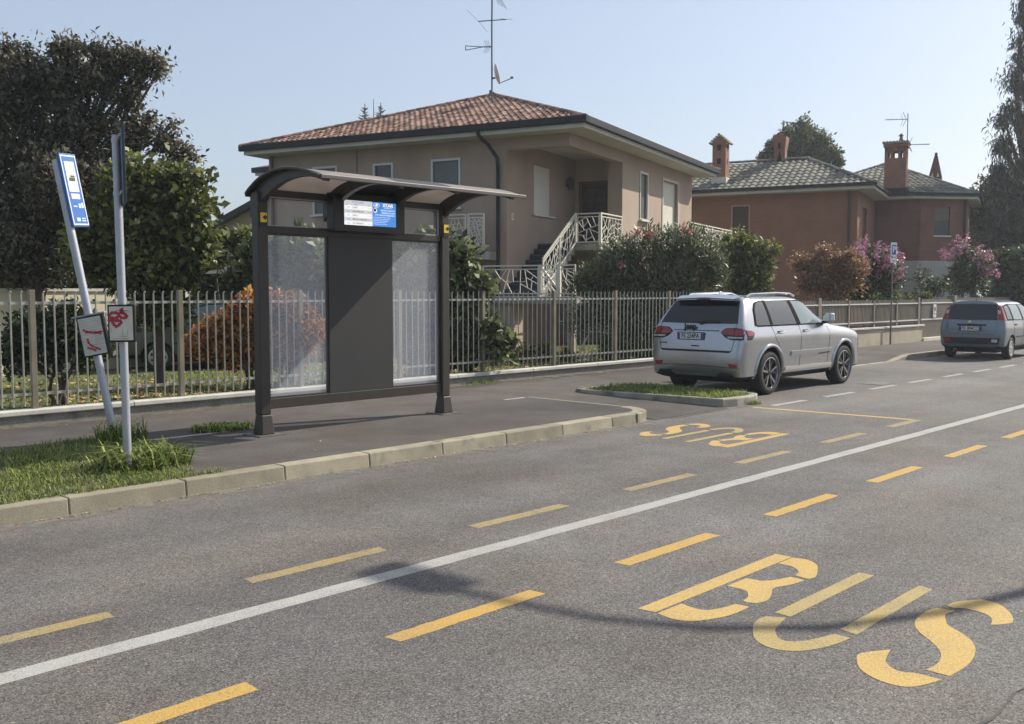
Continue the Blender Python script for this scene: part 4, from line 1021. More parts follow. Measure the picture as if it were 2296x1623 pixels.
def cbox(g, w0, w1, z0, z1, o0, o1):
    vs = [q_(w0, z0, o0), q_(w1, z0, o0), q_(w1, z0, o1), q_(w0, z0, o1), q_(w0, z1, o0), q_(w1, z1, o0), q_(w1, z1, o1), q_(w0, z1, o1)]
    return g.add(vs, [(0, 1, 2, 3), (7, 6, 5, 4), (0, 4, 5, 1), (1, 5, 6, 2), (2, 6, 7, 3), (3, 7, 4, 0)])
f = cbox(MB(), .82, 1.56, 5.2, 5.83, -.06, -.05).build('window_shutter', M('brown_shutter', (.14, .10, .08), .6), h2)
cbox(MB(), .82, 1.56, 4.5, 5.2, -.07, -.06).build('pane', DARKG, f); cbox(MB(), .74, 1.64, 4.43, 4.498, -.05, .06).build('sill', MARB, f)
cbox(MB(), 1.35, 1.75, 1.95, 2.6, -.13, -.12).build('basement_window', DARKG, h2)
f = frame_mesh(W4[0]-.05, W4[1]+.05, W4[2], W4[3]+.05, 'x', .67, .07, .05).build('window_frame', M('terracotta_frame', (.36, .24, .16), .7), h2)
MB().box(.76, .77, W4[0], W4[1], 4.75, W4[3]).build('shutter', M('dark_brown_shutter', (.075, .045, .035), .6), f); MB().box(.775, .785, W4[0], W4[1], W4[2], 4.75).build('pane', DARKG, f)
MB().box(2.2, 3.6, .80, .81, 3.6, 5.6).build('window_shutter', M('dark_brown_shutter_2', (.075, .045, .035), .6), h2)
MB().box(5.4, 6.19, .0, .69, 3.35, 3.62).build('balcony_ledge', MARB, h2)
MB().tube([(5.6, -.15, 3.0), (5.6, -.15, 3.7)], .03, 8).lathe([(.0, 3.7), (.06, 3.72), (.09, 3.85), (.02, 3.98), (0, 4.0)], 10, o=(5.6, -.15, 0)).build('wall_lantern', GUT, h2)
MB().tube([(.64, 1.05, 6.2), (.64, 1.05, .1)], .055, 8).build('drainpipe', M('dark_brown_pipe', (.05, .032, .027), .5), h2)
e_ = q_(cl-.12, 0, .07); MB().tube([(e_.x, e_.y, 6.2), (e_.x, e_.y, .1)], .055, 8).build('drainpipe', GUT, h2)
# eaves
def eave(poly, z0, z1, w0, w1, name, m_):
    """strip along an open polyline, from offset w0 to w1 outwards (right-hand side)"""
    g = MB()
    for i in range(len(poly)-1):
        a, b = Vector((*poly[i], 0)), Vector((*poly[i+1], 0)); d = (b-a).normalized(); n = Vector((d.y, -d.x, 0)); x0 = a-d*(w1 if i else 0)*.0; b2 = b+d*max(w1, 0)*.4
        vs = [x0+n*w0, b2+n*w0, b2+n*w1, x0+n*w1]; g.add([(*v.xy, z0) for v in vs]+[(*v.xy, z1) for v in vs], [(0, 1, 2, 3), (7, 6, 5, 4), (0, 4, 5, 1), (1, 5, 6, 2), (2, 6, 7, 3), (3, 7, 4, 0)])
    return g.build(name, m_, h2)
line = [(0, 12.2), (0, 0), (5.5, 0), (5.5, -1.0), (7.5, -3.75), (12.5, -3.75)]
# outward of a line running -y is -x: right-hand side of (0,-1) is (-1,0)
eave(line, 6.2, 6.33, 0, .03, 'fascia', SOFF); eave(line, 6.32, 6.47, .032, .15, 'gutter', GUT)
MB().prism([(0, 12.2), (0, 0), (5.5, 0), (5.5, -1.0), (7.5, -3.75), (12.5, -3.75), (12.5, 12.2)], 6.202, 6.25).build('soffit', SOFF, h2)
g = MB(); g.t = []; zE2, zR2 = 6.40, 7.99; run = 3.4; L2 = math.hypot(run, zR2-zE2)
uu = (run/L2, (zR2-zE2)/L2)
tile_roof(g, (-.05, 12.2, zE2), (0, -1, 0), (uu[0], 0, uu[1]), [(0, 0), (12.25, 0), (12.25-run, L2), (run, L2)], tw=.30, tl=.40, hgt=.05, seed=11)
tile_roof(g, (-.05, -.05, zE2), (1, 0, 0), (0, uu[0], uu[1]), [(0, 0), (6.8, 0), (3.4, L2)], tw=.30, tl=.40, hgt=.05, seed=12)
rs = 1.9; LA = math.hypot(4.1, rs)
tile_roof(g, (5.45, 5.2, zE2), (0, -1, 0), (4.1/LA, 0, rs/LA), [(0, 0), (6.2, 0), (4.6, LA)], tw=.30, tl=.40, hgt=.05, seed=13)
LB = math.hypot(4.26, rs); db = Vector((2, -2.75, 0)).normalized()
tile_roof(g, (5.45, -1.0, zE2), tuple(db), (.809*4.26/LB, .588*4.26/LB, rs/LB), [(0, 0), (3.45, 0), (1.12, LB)], tw=.30, tl=.40, hgt=.05, seed=14)
for q in ([(6.75, -.05, zE2), (6.75, 12.2, zE2), (3.35, 8.8, zR2), (3.35, 3.35, zR2)], [(7.5, -3.75, zE2), (13, -3.75, zE2), (9.55, .6, zE2+rs)], [(13, -3.75, zE2), (13, 5.2, zE2), (9.55, .6, zE2+rs)], [(13, 5.2, zE2), (5.45, 5.2, zE2), (9.55, .6, zE2+rs)]):
    g.add(q, [tuple(range(len(q)))]); g.t += [.4]*len(q)
for p, q in (((-.05, 0, 6.45), (3.35, 3.35, 8.04)), ((3.35, 3.3, 8.05), (3.35, 8.9, 8.05)), ((6.7, 0, 6.45), (3.35, 3.35, 8.04)), ((7.5, -3.75, 6.45), (9.55, .6, 8.35)), ((5.45, -1, 6.45), (9.55, .6, 8.35)), ((5.45, 5.2, 6.45), (9.55, .6, 8.35))): ridge_caps(g, p, q, seed=int(abs(p[0])*7+3))
rf2 = g.build('roof', TILE2, h2)
# chimneys
CH = brickify(M('chimney_brick', (.255, .128, .084), .92, var=.15, vscale=3, var2=.2, v2scale=20), .12, .066)
CHT = M('chimney_tile', (.26, .23, .17), .9, var=.3, vscale=6)
HOLE = M('slot_dark', (.012, .010, .010), .9)  # no opening is cut; near-black faces stand in for its shaded inside
def chim(x, y, z0, z1, w, style):
    c = MB()
    if style == 'gable':
        c.box(x-w/2, x+w/2, y-w/2, y+w/2, z0, z1-.30); c.add([(x-w/2, y-w/2, z1-.30), (x+w/2, y-w/2, z1-.30), (x+w/2, y+w/2, z1-.30), (x-w/2, y+w/2, z1-.30), (x-w/2, y, z1-.05), (x+w/2, y, z1-.05)], [(0, 1, 5, 4), (3, 4, 5, 2), (0, 4, 3), (1, 2, 5)])
        o = c.build('chimney', CH, rf2)
        r = MB()
        for s in (-1, 1):
            for k in range(4): t0, t1 = k/4, (k+1)/4; r.tube([(x-w/2-.08, y+s*(w/2+.10)*(1-t0*.95), z1-.36+.36*t0), (x+w/2+.08, y+s*(w/2+.10)*(1-t0*.95), z1-.36+.36*t0)], .06, 7)
        r.tube([(x-w/2-.09, y, z1), (x+w/2+.09, y, z1)], .07, 8); r.build('chimney_cap', CHT, o)
        h = MB()
        for zz_ in (z0+.42*(z1-z0), z0+.72*(z1-z0)): h.box(x-w/2-.006, x-w/2+.01, y-.09, y+.09, zz_-.13, zz_+.13); h.box(x-.07, x+.07, y-w/2-.006, y-w/2+.01, zz_-.13, zz_+.13)
        h.build('smoke_slot', HOLE, o)
        MB().box(x-w/2-.04, x+w/2+.04, y-w/2-.04, y+w/2+.04, z0-.25, z0+.14).build('flashing', SOFF, o)
    elif style == 'flared':
        c.frustum(x, y, z0, z0+.45*(z1-z0), w*.38, w*.38, w*.40, w*.40); c.frustum(x, y, z0+.45*(z1-z0), z0+.75*(z1-z0), w*.40, w*.40, w*.55, w*.5); c.box(x-w*.55, x+w*.55, y-w*.5, y+w*.5, z0+.75*(z1-z0), z1-.22)
        c.add([(x-w*.55, y-w*.5, z1-.22), (x+w*.55, y-w*.5, z1-.22), (x+w*.55, y+w*.5, z1-.22), (x-w*.55, y+w*.5, z1-.22), (x-w*.55, y, z1), (x+w*.55, y, z1)], [(0, 1, 5, 4), (3, 4, 5, 2), (0, 4, 3), (1, 2, 5)])
        o = c.build('chimney', CH, rf2)
        h = MB(); X = x-w*.40-.02; h.add([(X-.02, y-.13, z0+.1), (X-.02, y+.13, z0+.1), (X-.03, y, z0+.62)], [(0, 2, 1)]); h.box(x-w*.56-.01, x-w*.5, y-.05, y+.05, z0+.72, z0+.98); h.build('smoke_slot', HOLE, o)
    elif style == 'wide':
        zt = z1-.75
        c.box(x-w/2, x+w/2, y-w/2, y+w/2, z0-.3, zt)
        # open lantern: piers with see-through arches
        n = 4; k = w/n
        for i in range(n):
            a = -w/2+i*k*w/(w)+.0
        for (px_, py_) in [(-1, -1), (1, -1), (1, 1), (-1, 1)]: c.box(x+px_*(w/2-.07)-.07, x+px_*(w/2-.07)+.07, y+py_*(w/2-.07)-.07, y+py_*(w/2-.07)+.07, zt, z1-.22)
        for s in (-1, 1):
            for t in (-.17, .17): c.box(x+s*(w/2-.05)-.05, x+s*(w/2-.05)+.05, y+t-.05, y+t+.05, zt, z1-.22); c.box(x+t-.05, x+t+.05, y+s*(w/2-.05)-.05, y+s*(w/2-.05)+.05, zt, z1-.22)
        c.box(x-w/2, x+w/2, y-w/2, y+w/2, z1-.42, z1-.22); c.box(x-w/2-.06, x+w/2+.06, y-w/2-.06, y+w/2+.06, z1-.22, z1-.10)
        o = c.build('chimney', CH, rf2)
        r = MB()
        for i in range(8):
            a = -w/2-.04+i*(w+.08)/7; r.tube([(x-w/2-.10, y+a, z1-.02), (x+w/2+.10, y+a, z1-.02)], .075, 7)
        r.build('chimney_cap', CHT, o)
        MB().box(x-.09, x+.09, y-.28, y-.10, z1, z1+.16).frustum(x, y-.19, z1+.16, z1+.32, .07, .07, .06, .06).frustum(x, y-.19, z1+.33, z1+.45, .11, .11, .01, .01).build('chimney_pot', CH, o)
        MB().box(x-w/2-.05, x+w/2+.05, y-w/2-.05, y+w/2+.05, z0-.3, z0+.05).build('flashing', GUT, o)
    else:
        c.frustum(x, y, z0, z0+.45, w/2, w/2, w*.47, w*.47); c.frustum(x, y, z0+.45, z1, w*.46, w*.46, .05, .05); c.box(x-.06, x+.06, y-.06, y+.06, z1-.1, z1+.05)
        o = c.build('chimney', M('dark_chimney_brick', (.14, .065, .05), .9, var=.3, vscale=8), rf2)
        h = MB()
        for t in (-.13, .13): h.add([(x-w/2-.012, y+t-.07, z0+.36), (x-w/2-.012, y+t+.07, z0+.36), (x-w*.47-.01, y+t, z0+.60)], [(0, 2, 1)])
        h.build('smoke_slot', SOFF, o)
chim(1.0, 6.85, 6.95, 9.02, .62, 'gable'); chim(3.5, 4.65, 7.85, 9.35, .62, 'flared'); chim(5.95, -.25, 6.65, 8.85, .95, 'wide'); chim(9.9, -1.7, 7.2, 8.75, .62, 'spire')
a2 = Vector((C2[0], C2[1], 0))+Matrix.Rotation(HROT, 3, 'Z') @ Vector((8.6, -.45, 7.7))
an = thing('tv_aerial', 'thin aerial mast with two combs on the terracotta house roof', 'aerial', a2, (0, 0, RZ), 'aerials on the house roofs')
MB().tube([(0, 0, 0), (0, 0, 2.95)], .022, 6).build('mast', ANT, an)
for s, z, nm in ((-1, 2.66, 'comb_aerial'), (1, 1.42, 'comb_aerial')):
    g = MB(); g.tube([(0, 0, z), (s*1.12, 0, z-.03*s*-1)], .016, 5)
    for k in range(12): x = s*(.25+.075*k); g.tube([(x, -.12, z), (x, .12, z)], .007, 4)
    for t in (-1, 1): g.tube([(s*.08, 0, z), (s*.25, .0, z+.35*t)], .014, 4); g.tube([(s*.16, .2, z), (s*.28, .2, z+.3*t)], .009, 4)
    g.build(nm, ANT, an)

# ================================================================== houses further back on the left
YSTUC = M('ochre_stucco', (.42, .33, .20), .9, var=.12, vscale=.8)
q = at(610, 655, 42); gh = thing('ochre_house', 'ochre gabled house with a dark roof, half hidden behind the bus shelter', 'house', (q.x, q.y, 0), (0, 0, RZ))
MB().add([(-2.6, 0, 0), (2.6, 0, 0), (2.6, 0, 4.35), (0, 0, 5.75), (-2.6, 0, 4.35), (-2.6, 9, 0), (2.6, 9, 0), (2.6, 9, 4.35), (0, 9, 5.75), (-2.6, 9, 4.35)], [(0, 1, 2, 3, 4), (5, 9, 8, 7, 6), (0, 4, 9, 5), (1, 6, 7, 2)]).build('wall', YSTUC, gh)
g = MB()
for s in (-1, 1):
    p0, p1 = Vector((0, -.5, 5.95)), Vector((s*3.2, -.5, 4.2)); n = Vector((0, 0, .30))
    vs = [p0, p1, p1+Vector((0, 10, 0)), p0+Vector((0, 10, 0))]; vs = [v-n*.6 for v in vs]+[v+n*.3 for v in vs]
    g.add(vs, [(0, 1, 2, 3), (7, 6, 5, 4), (0, 4, 5, 1), (1, 5, 6, 2), (2, 6, 7, 3), (3, 7, 4, 0)])
g.build('roof', M('dark_roof', (.035, .035, .04), .7, var=.2), gh); MB().box(-.35, .5, -.012, -.002, 2.2, 3.35).build('window', DARKG, gh)
q = at(470, 655, 60); fh = thing('far_tiled_house', 'far low house with faded tiles and a grey solar panel on its roof', 'house', (q.x, q.y, 0), (0, 0, RZ))
MB().box(-5, 4, .5, 8, 0, 5.0).build('wall', YSTUC, fh)
g = MB(); g.t = []; tile_roof(g, (-5.5, .0, 5.0), (1, 0, 0), (0, .93, .36), [(0, 0), (10, 0), (10, 3.2), (0, 3.2)], tw=.4, tl=.5, seed=31); g.build('roof', TILE, fh)
MB().add([(.0, 1.2, 5.62), (1.5, 1.2, 5.62), (1.5, 2.7, 6.2), (0, 2.7, 6.2)], [(0, 1, 2, 3)]).build('solar_panel', M('solar_glass', (.25, .28, .33), .2, .4), fh)
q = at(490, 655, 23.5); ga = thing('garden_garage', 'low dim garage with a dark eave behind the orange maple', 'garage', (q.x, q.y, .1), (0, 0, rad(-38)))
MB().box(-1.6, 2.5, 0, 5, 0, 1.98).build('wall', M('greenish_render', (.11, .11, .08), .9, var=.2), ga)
MB().add([(-1.9, -.45, 2.0), (2.8, -.45, 2.0), (2.8, 2.4, 2.62), (-1.9, 2.4, 2.62), (-1.9, -.45, 2.13), (2.8, -.45, 2.13), (2.8, 2.4, 2.75), (-1.9, 2.4, 2.75)], [(0, 3, 2, 1), (4, 5, 6, 7), (0, 1, 5, 4), (1, 2, 6, 5), (2, 3, 7, 6), (3, 0, 4, 7)]).build('roof', M('garage_roof', (.06, .058, .055), .9, var=.3), ga)
MB().box(-1.9, 2.8, -.52, -.46, 1.96, 2.12).build('fascia', GUT, ga)
q = at(120, 655, 20.5); gw = thing('garden_wall', 'sunlit cream garden wall behind the copper-leaved tree', 'wall', (q.x, q.y, .1), (0, 0, rad(8)))
MB().box(-5, 4.2, 0, .2, 0, 1.72).build('wall_panel', M('cream_render', (.62, .55, .41), .9, var=.12, vscale=1.2, stain=((.45, .39, .29), 1., .4)), gw)
MB().box(-5.05, 4.25, -.04, .24, 1.72, 1.78).build('coping', CAP, gw)
# rear eave of a further house showing past the beige house
q = at(590, 372, 46); bh = thing('rear_house', 'dark eave corner of another house showing past the left end of the beige house', 'house', (q.x, q.y, 0), (0, 0, HROT))
MB().box(.4, 6, -4, .0, 0, 7.2).build('wall', STUC, bh); MB().box(-.1, 6, -4, .4, 7.2, 7.32).build('soffit', SOFF, bh); MB().box(-.25, 6, -4, .5, 7.33, 7.55).build('gutter', GUT, bh)
MB().add([(-.2, -4, 7.56), (-.2, .45, 7.56), (3, -4, 8.4), (3, -1.5, 8.4)], [(0, 2, 3, 1)]).build('roof', TILE, bh)
# white trellis frame under the stairs
q = at(1345, 655, 26.4); tr = thing('garden_trellis', 'white A-frame garden trellis standing under the staircase behind the fence', 'trellis', (q.x, q.y, .12), (0, 0, RZ))
g = MB()
for s in (-1, 1): g.bar((s*.55, 0, 0), (s*.05, 0, 1.2), .05, .05)
g.bar((-.3, 0, .62), (.3, 0, .62), .04, .04); g.bar((.5, .05, .75), (.95, .05, .75), .04, .04)
for k in range(7): g.bar((.55, .05, .1+.1*k), (.95, .05, .1+.1*k), .025, .025)
for x in (.55, .75, .95): g.bar((x, .05, 0), (x, .05, .78), .03, .03)
g.build('lattice', M('white_lattice', (.5, .5, .48), .6), tr)
g = MB(); g.box(-2.6, .7, 0, .1, 0, .14); kb = g.build('garden_edging', PALE); kb.location = (at(1280, 655, 24.2).x, at(1280, 655, 24.2).y, .12); kb.rotation_euler = (0, 0, rad(-30)); tag(kb, 'pale stone garden border edging behind the fence below the staircase', 'edging')
# ================================================================== cars
def loft_body(rings, wheels, rw, mats, sub=2, crease={}):
    """rings: list of half sections [(x, y, z)...] from underside centre to roof centre, rear to front; wheels: (x, y) axles"""
    n = len(rings[0]); vs = []; fs = []
    full = 2*n-2
    for r in rings:
        vs += [(x, -y, z) for x, y, z in r]+[(x, y, z) for x, y, z in r[-2:0:-1]]
    for i in range(len(rings)-1):
        for k in range(full):
            fs.append((i*full+k, i*full+(k+1) % full, (i+1)*full+(k+1) % full, (i+1)*full+k))
    for i, flip in ((0, True), (len(rings)-1, False)):
        o = i*full
        for k in range(n-1):
            a, b = o+k, o+k+1; c, d = o+(full-k-1) % full, o+(full-k) % full
            q = [a, b, c, d] if k < n-2 else [a, b, d]
            if k == 0: q = [o, o+1, o+full-1]
            fs.append(tuple(q[::-1] if not flip else q))
    me = bpy.data.meshes.new('tmp'); me.from_pydata(vs, [], fs)
    bm = bmesh.new(); bm.from_mesh(me); bmesh.ops.recalc_face_normals(bm, faces=bm.faces[:])
    cl = bm.edges.layers.float.new('crease_edge'); bm.verts.ensure_lookup_table()
    for i in range(len(rings)-1):
        for k, cv in crease.items():
            for kk in {k, (full-k) % full}:
                e = bm.edges.get((bm.verts[i*full+kk], bm.verts[(i+1)*full+kk]))
                if e: e[cl] = cv
    bm.to_mesh(me); bm.free()
    o = bpy.data.objects.new('tmp', me); col.objects.link(o)
    m = o.modifiers.new('s', 'SUBSURF'); m.levels = sub; m.render_levels = sub
    cuts = []
    dg = bpy.context.evaluated_depsgraph_get(); dg.update(); ev = o.evaluated_get(dg)
    bm = bmesh.new(); bm.from_mesh(ev.to_mesh()); tree = BVHTree.FromBMesh(bm); bm.free()
    for wx, wy, r in wheels:
        c = MB(); c.lathe([(0, -.02), (r, 0), (r, .6), (0, .62)] if wy > 0 else [(0, .02), (r, 0), (r, -.6), (0, -.62)], 40, axis='y', o=(wx, wy, rw)); co = c.build('cut', mats[1]); cuts.append(co)
        bmm = bmesh.new(); bmm.from_mesh(co.data); bmesh.ops.remove_doubles(bmm, verts=bmm.verts[:], dist=1e-4); bmesh.ops.recalc_face_normals(bmm, faces=bmm.faces[:]); bmm.to_mesh(co.data); bmm.free()
        b = o.modifiers.new('b', 'BOOLEAN'); b.operation = 'DIFFERENCE'; b.object = co; b.solver = 'EXACT'
    dg.update(); me2 = bpy.data.meshes.new_from_object(o.evaluated_get(bpy.context.evaluated_depsgraph_get()))
    bpy.data.objects.remove(o)
    for c in cuts: bpy.data.objects.remove(c)
    me2.materials.clear()
    for q in mats: me2.materials.append(q)
    for p in me2.polygons:
        c = p.center; p.use_smooth = True; p.material_index = 0
        if p.normal.z < -.55 and c.z < .62: p.material_index = 1
        for wx, wy, r in wheels:
            d = math.hypot(c.x-wx, c.z-rw)
            nrm = Vector((c.x-wx, 0, c.z-rw)); nrm = nrm.normalized() if nrm.length > 1e-5 else Vector((1, 0, 0))
            if (c.y*wy > 0) and abs(c.y) > abs(wy)-.03 and d < r+.01 and (p.normal.dot(nrm) < -.6 or abs(p.normal.y) > .8 and abs(abs(c.y)-abs(wy)) < .04): p.material_index = 1
    me2.set_sharp_from_angle(angle=rad(32))
    return me2, tree

def resample(pl, n):
    d = [0]
    for i in range(len(pl)-1): d.append(d[-1]+math.dist(pl[i], pl[i+1]))
    out = []
    for k in range(n+1):
        t = d[-1]*k/n; i = 0
        while i < len(pl)-2 and d[i+1] < t: i += 1
        f = (t-d[i])/max(d[i+1]-d[i], 1e-9); out.append(tuple(pl[i][c]*(1-f)+pl[i+1][c]*f for c in (0, 1)))
    return out
def patch(name, tree, top, bot, axis, mat_, parent, off=.004, nu=14, nv=6, th=.012, smooth=True):
    """panel lying on the bodywork between two outlines; axis '-y','+y' (x, z outlines), '-x' (y, z outlines), '+z' (x, y outlines)"""
    T, B = resample(top, nu), resample(bot, nu); vs = []; N = {'-y': (0, -1, 0), '+y': (0, 1, 0), '-x': (-1, 0, 0), '+x': (1, 0, 0), '+z': (0, 0, 1)}[axis]; N = Vector(N)
    for j in range(nv+1):
        for i in range(nu+1):
            f = j/nv; a, b = B[i][0]*(1-f)+T[i][0]*f, B[i][1]*(1-f)+T[i][1]*f
            P = {'y': Vector((a, 0, b)), 'x': Vector((0, a, b)), 'z': Vector((a, b, 0))}[axis[1]]
            o = P+N*5; h = tree.ray_cast(o, -N, 10)
            p = h[0] if h[0] is not None else tree.find_nearest(P+N*1.0)[0]
            p = P+N*p.dot(N) if h[0] is not None else p
            vs.append(p+N*off)
    k = nu+1; fs = []
    for j in range(nv):
        for i in range(nu): fs.append((j*k+i, j*k+i+1, (j+1)*k+i+1, (j+1)*k+i))
    rim = [i for i in range(k)]+[j*k+nu for j in range(1, nv+1)]+[nv*k+i for i in range(nu-1, -1, -1)]+[j*k for j in range(nv-1, 0, -1)]
    base = len(vs); vs += [vs[i]-N*th for i in rim]
    for i in range(len(rim)): j = (i+1) % len(rim); fs.append((rim[i], base+i, base+j, rim[j]))
    me = bpy.data.meshes.new(name); me.from_pydata(vs, [], fs)
    bm = bmesh.new(); bm.from_mesh(me); f0 = bm.faces[:]
    bmesh.ops.recalc_face_normals(bm, faces=f0); bm.faces.ensure_lookup_table()
    if bm.faces[len(f0)//3].normal.dot(N) < 0: bmesh.ops.reverse_faces(bm, faces=bm.faces[:])
    bm.to_mesh(me); bm.free()
    me.materials.append(mat_); me.polygons.foreach_set('use_smooth', [smooth]*len(me.polygons)); me.set_sharp_from_angle(angle=rad(40))
    o = bpy.data.objects.new(name, me); col.objects.link(o); o.parent = parent; return o

RUB = M('tyre_rubber', (.028, .027, .026), .8, var=.25, vscale=12)
MIRR = M('mirror_silvering', (.7, .72, .74), .05, 1.)
RUBB = M('window_rubber', (.010, .010, .011), .85, spec=.08)
BLKP = M('black_plastic', (.015, .015, .016), .6)
PRIV = M('privacy_glass', (.008, .009, .013), .04, spec=.6, coat=.0)
SIDEG = M('side_glass', (.045, .056, .062), .05, spec=.5, coat=.0)  # opaque; base colour stands in for the light seen through the cabin
LITEG = M('pale_opaque_glass', (.15, .20, .21), .05, spec=.5, coat=.0)  # opaque too, with paler colour for brighter daylight seen through
REDL = M('red_lens', (.25, .010, .012), .12, coat=.6, var=.25, vscale=14)
WHL = M('clear_lens', (.42, .43, .43), .15, coat=.5, var=.5, vscale=30)
CHR = M('chrome', (.72, .72, .72), .12, 1.)
PLW = M('plate_white_paint', (.66, .67, .66), .4); PLB = M('plate_blue', (.02, .05, .30), .4)
def wheel(name, parent, x, y, r, w, rim_r, style, rim_mat, rim2):
    s = -1 if y < 0 else 1
    t = MB(); hw_ = w/2
    t.lathe([(rim_r, -hw_*.9), (rim_r+.02, -hw_), (r-.05, -hw_), (r-.015, -hw_*.86), (r, -hw_*.6), (r, hw_*.6), (r-.015, hw_*.86), (r-.05, hw_), (rim_r+.02, hw_), (rim_r, hw_*.9)], 44, axis='y')
    e = bpy.data.objects.new(name, None); e.empty_display_size = .1; col.objects.link(e); e.parent = parent; e.location = (x, y, r)
    t.build('tyre', RUB, e, smooth=True)
    g = MB(); o = s*(hw_-.02)
    g.lathe([(rim_r+.004, o+s*.012), (rim_r-.012, o+s*.016), (rim_r-.03, o-s*.03), (rim_r-.03, -s*hw_*.7)], 44, axis='y', mi=1)
    g.lathe([(0, o-s*.09), (rim_r-.02, o-s*.09)], 30, axis='y', mi=2)
    if style == 'spokes':
        for k in range(5):
            a0 = 2*math.pi*k/5+.2
            for da in (-.17, .17):
                c = lambda rr, aa, yy: (rr*math.cos(aa), yy, rr*math.sin(aa))
                g.bar(c(.05, a0+da*.5, o-s*.018), c(rim_r-.018, a0+da*1.35, o-s*.006), .040, .028, 1 if da > 0 else 0, up=(0, 1, 0))
        g.lathe([(0, o+s*.004), (.045, o+s*.002), (.06, o-s*.02), (.065, o-s*.05)], 20, axis='y')
    else:
        for k in range(7):
            a0 = 2*math.pi*k/7; c = lambda rr, aa, yy: (rr*math.cos(aa), yy, rr*math.sin(aa))
            g.bar(c(.03, a0, o-s*.004), c(rim_r-.012, a0, o-s*.002), .075, .02, 0, up=(0, 1, 0))
        g.lathe([(0, o+s*.016), (.05, o+s*.012), (.075, o-s*.01)], 20, axis='y')
        g.lathe([(rim_r-.035, o-s*.002), (rim_r-.03, o+s*.012), (rim_r, o+s*.012)], 40, axis='y')
    g.build('rim', [rim_mat, rim2, BLKP], e, smooth=True)
    return e
def plate(parent, x, y, z, s_, sx, tilt=0):
    p = MB().box(x-.012, x, y-.26, y+.26, z-.055, z+.055).build('number_plate', PLW, parent, bevel=.003)
    MB().box(x-.0135, x-.0122, y+.215, y+.258, z-.052, z+.052).box(x-.0135, x-.0122, y-.258, y-.215, z-.052, z+.052).build('blue_band', PLB, p)
    text('registration', s_, .118, INK, p, frame_mtx((x-.0145, y, z), (0, -1, 0), (0, 0, 1)), .0006, sx=sx, bold=.0028)
    MB().box(x-.006, x+.002, y-.275, y+.275, z-.068, z+.068).build('plate_holder', BLKP, p)
    return p
def line_on(name, tree, pts, axis, w, mat_, parent, off=.003):
    """thin shut line following the bodywork"""
    N = Vector({'-y': (0, -1, 0), '+y': (0, 1, 0), '-x': (-1, 0, 0)}[axis]); P = []
    for a, b in resample(pts, 14):
        q = Vector((a, 0, b)) if axis[1] == 'y' else Vector((0, a, b))
        h = tree.ray_cast(q+N*5, -N, 10)
        if h[0] is not None: P.append(q+N*h[0].dot(N)+N*(off-.004))
    g = MB(); g.tube(P, w, 5); return g.build(name, mat_, parent)

SILV = M('silver_paint', (.375, .39, .415), .25, .85, coat=.6, var2=.03, v2scale=400)
suv = thing('parked_suv', 'silver suv with dark tinted rear glass and black alloy wheels parked beside the grassed island', 'car', (17.05, 9.52, 0), (0, 0, 0))
cols = [(0, .26), (.80, .26), (.925, .35), (.945, .62), (.97, 1.03), (.945, 1.11), (.905, 1.22), (.825, 1.44), (.715, 1.665), (.60, 1.725), (0, 1.755)]
xr = [-2.20, -2.26, -2.40, -2.435, -2.375, -2.365, -2.34, -2.20, -2.03, -1.96, -1.93]
def ring(xs, sy=1., yz=None):
    c = yz or cols; return [(x, y*sy, z) for x, (y, z) in zip(xs, c)]
def colsmod(**k):
    c = list(cols)
    for i, v in k.items(): c[int(i[1:])] = v
    return c
rings = [ring(xr, .66), ring([x+.01 for x in xr], .91), ring([x+.05 for x in xr], .985), ring([x+.20 for x in xr])]
rings.append(ring([-1.90]*5+[-1.9, -1.88, -1.76, -1.62, -1.58, -1.56]))
for x in (-1.40, -.75, -.25): rings.append(ring([x]*11))
rings.append(ring([.15]*7+[.11, .07, .05, .04], 1, colsmod(_10=(0, 1.745), _9=(.60, 1.715))))
cowl = colsmod(_5=(.94, 1.10), _6=(.89, 1.17), _7=(.82, 1.20), _8=(.66, 1.22), _9=(.45, 1.23), _10=(0, 1.24))
rings.append(ring([.82]*5+[.86, .93, .96, .99, 1.01, 1.03], 1, cowl))
hood = colsmod(_4=(.965, 1.0), _5=(.935, 1.07), _6=(.87, 1.125), _7=(.78, 1.155), _8=(.62, 1.17), _9=(.42, 1.175), _10=(0, 1.18))
rings.append(ring([1.42]*11, 1, hood)); 
hood2 = colsmod(_4=(.96, .96), _5=(.93, 1.03), _6=(.86, 1.075), _7=(.77, 1.10), _8=(.6, 1.115), _9=(.4, 1.12), _10=(0, 1.125))
rings.append(ring([2.0]*11, 1, hood2)); nose = colsmod(_4=(.94, .88), _5=(.90, .96), _6=(.83, 1.0), _7=(.73, 1.025), _8=(.57, 1.035), _9=(.37, 1.04), _10=(0, 1.045))
rings.append(ring([2.26]*11, .95, nose)); rings.append(ring([2.36]*11, .75, nose))
me, tr_ = loft_body(rings, [(-1.4575, -.66, .465), (-1.4575, .66, .465), (1.4575, -.66, .465), (1.4575, .66, .465)], .385, [SILV, BLKP], crease={4: .75, 6: .5, 2: .5, 8: .35})
body = bpy.data.objects.new('body', me); col.objects.link(body); body.parent = suv; me.name = 'body'
RIMD = M('dark_alloy', (.055, .055, .06), .3, .8); RIMB = M('bright_alloy_edge', (.30, .30, .31), .25, .9)
for x in (-1.4575, 1.4575):
    for y in (-.83, .83): wheel('wheel', suv, x, y, .385, .255, .275, 'spokes', RIMD, RIMB)
def both(fn):
    for ax in ('-y', '+y'): fn(ax)
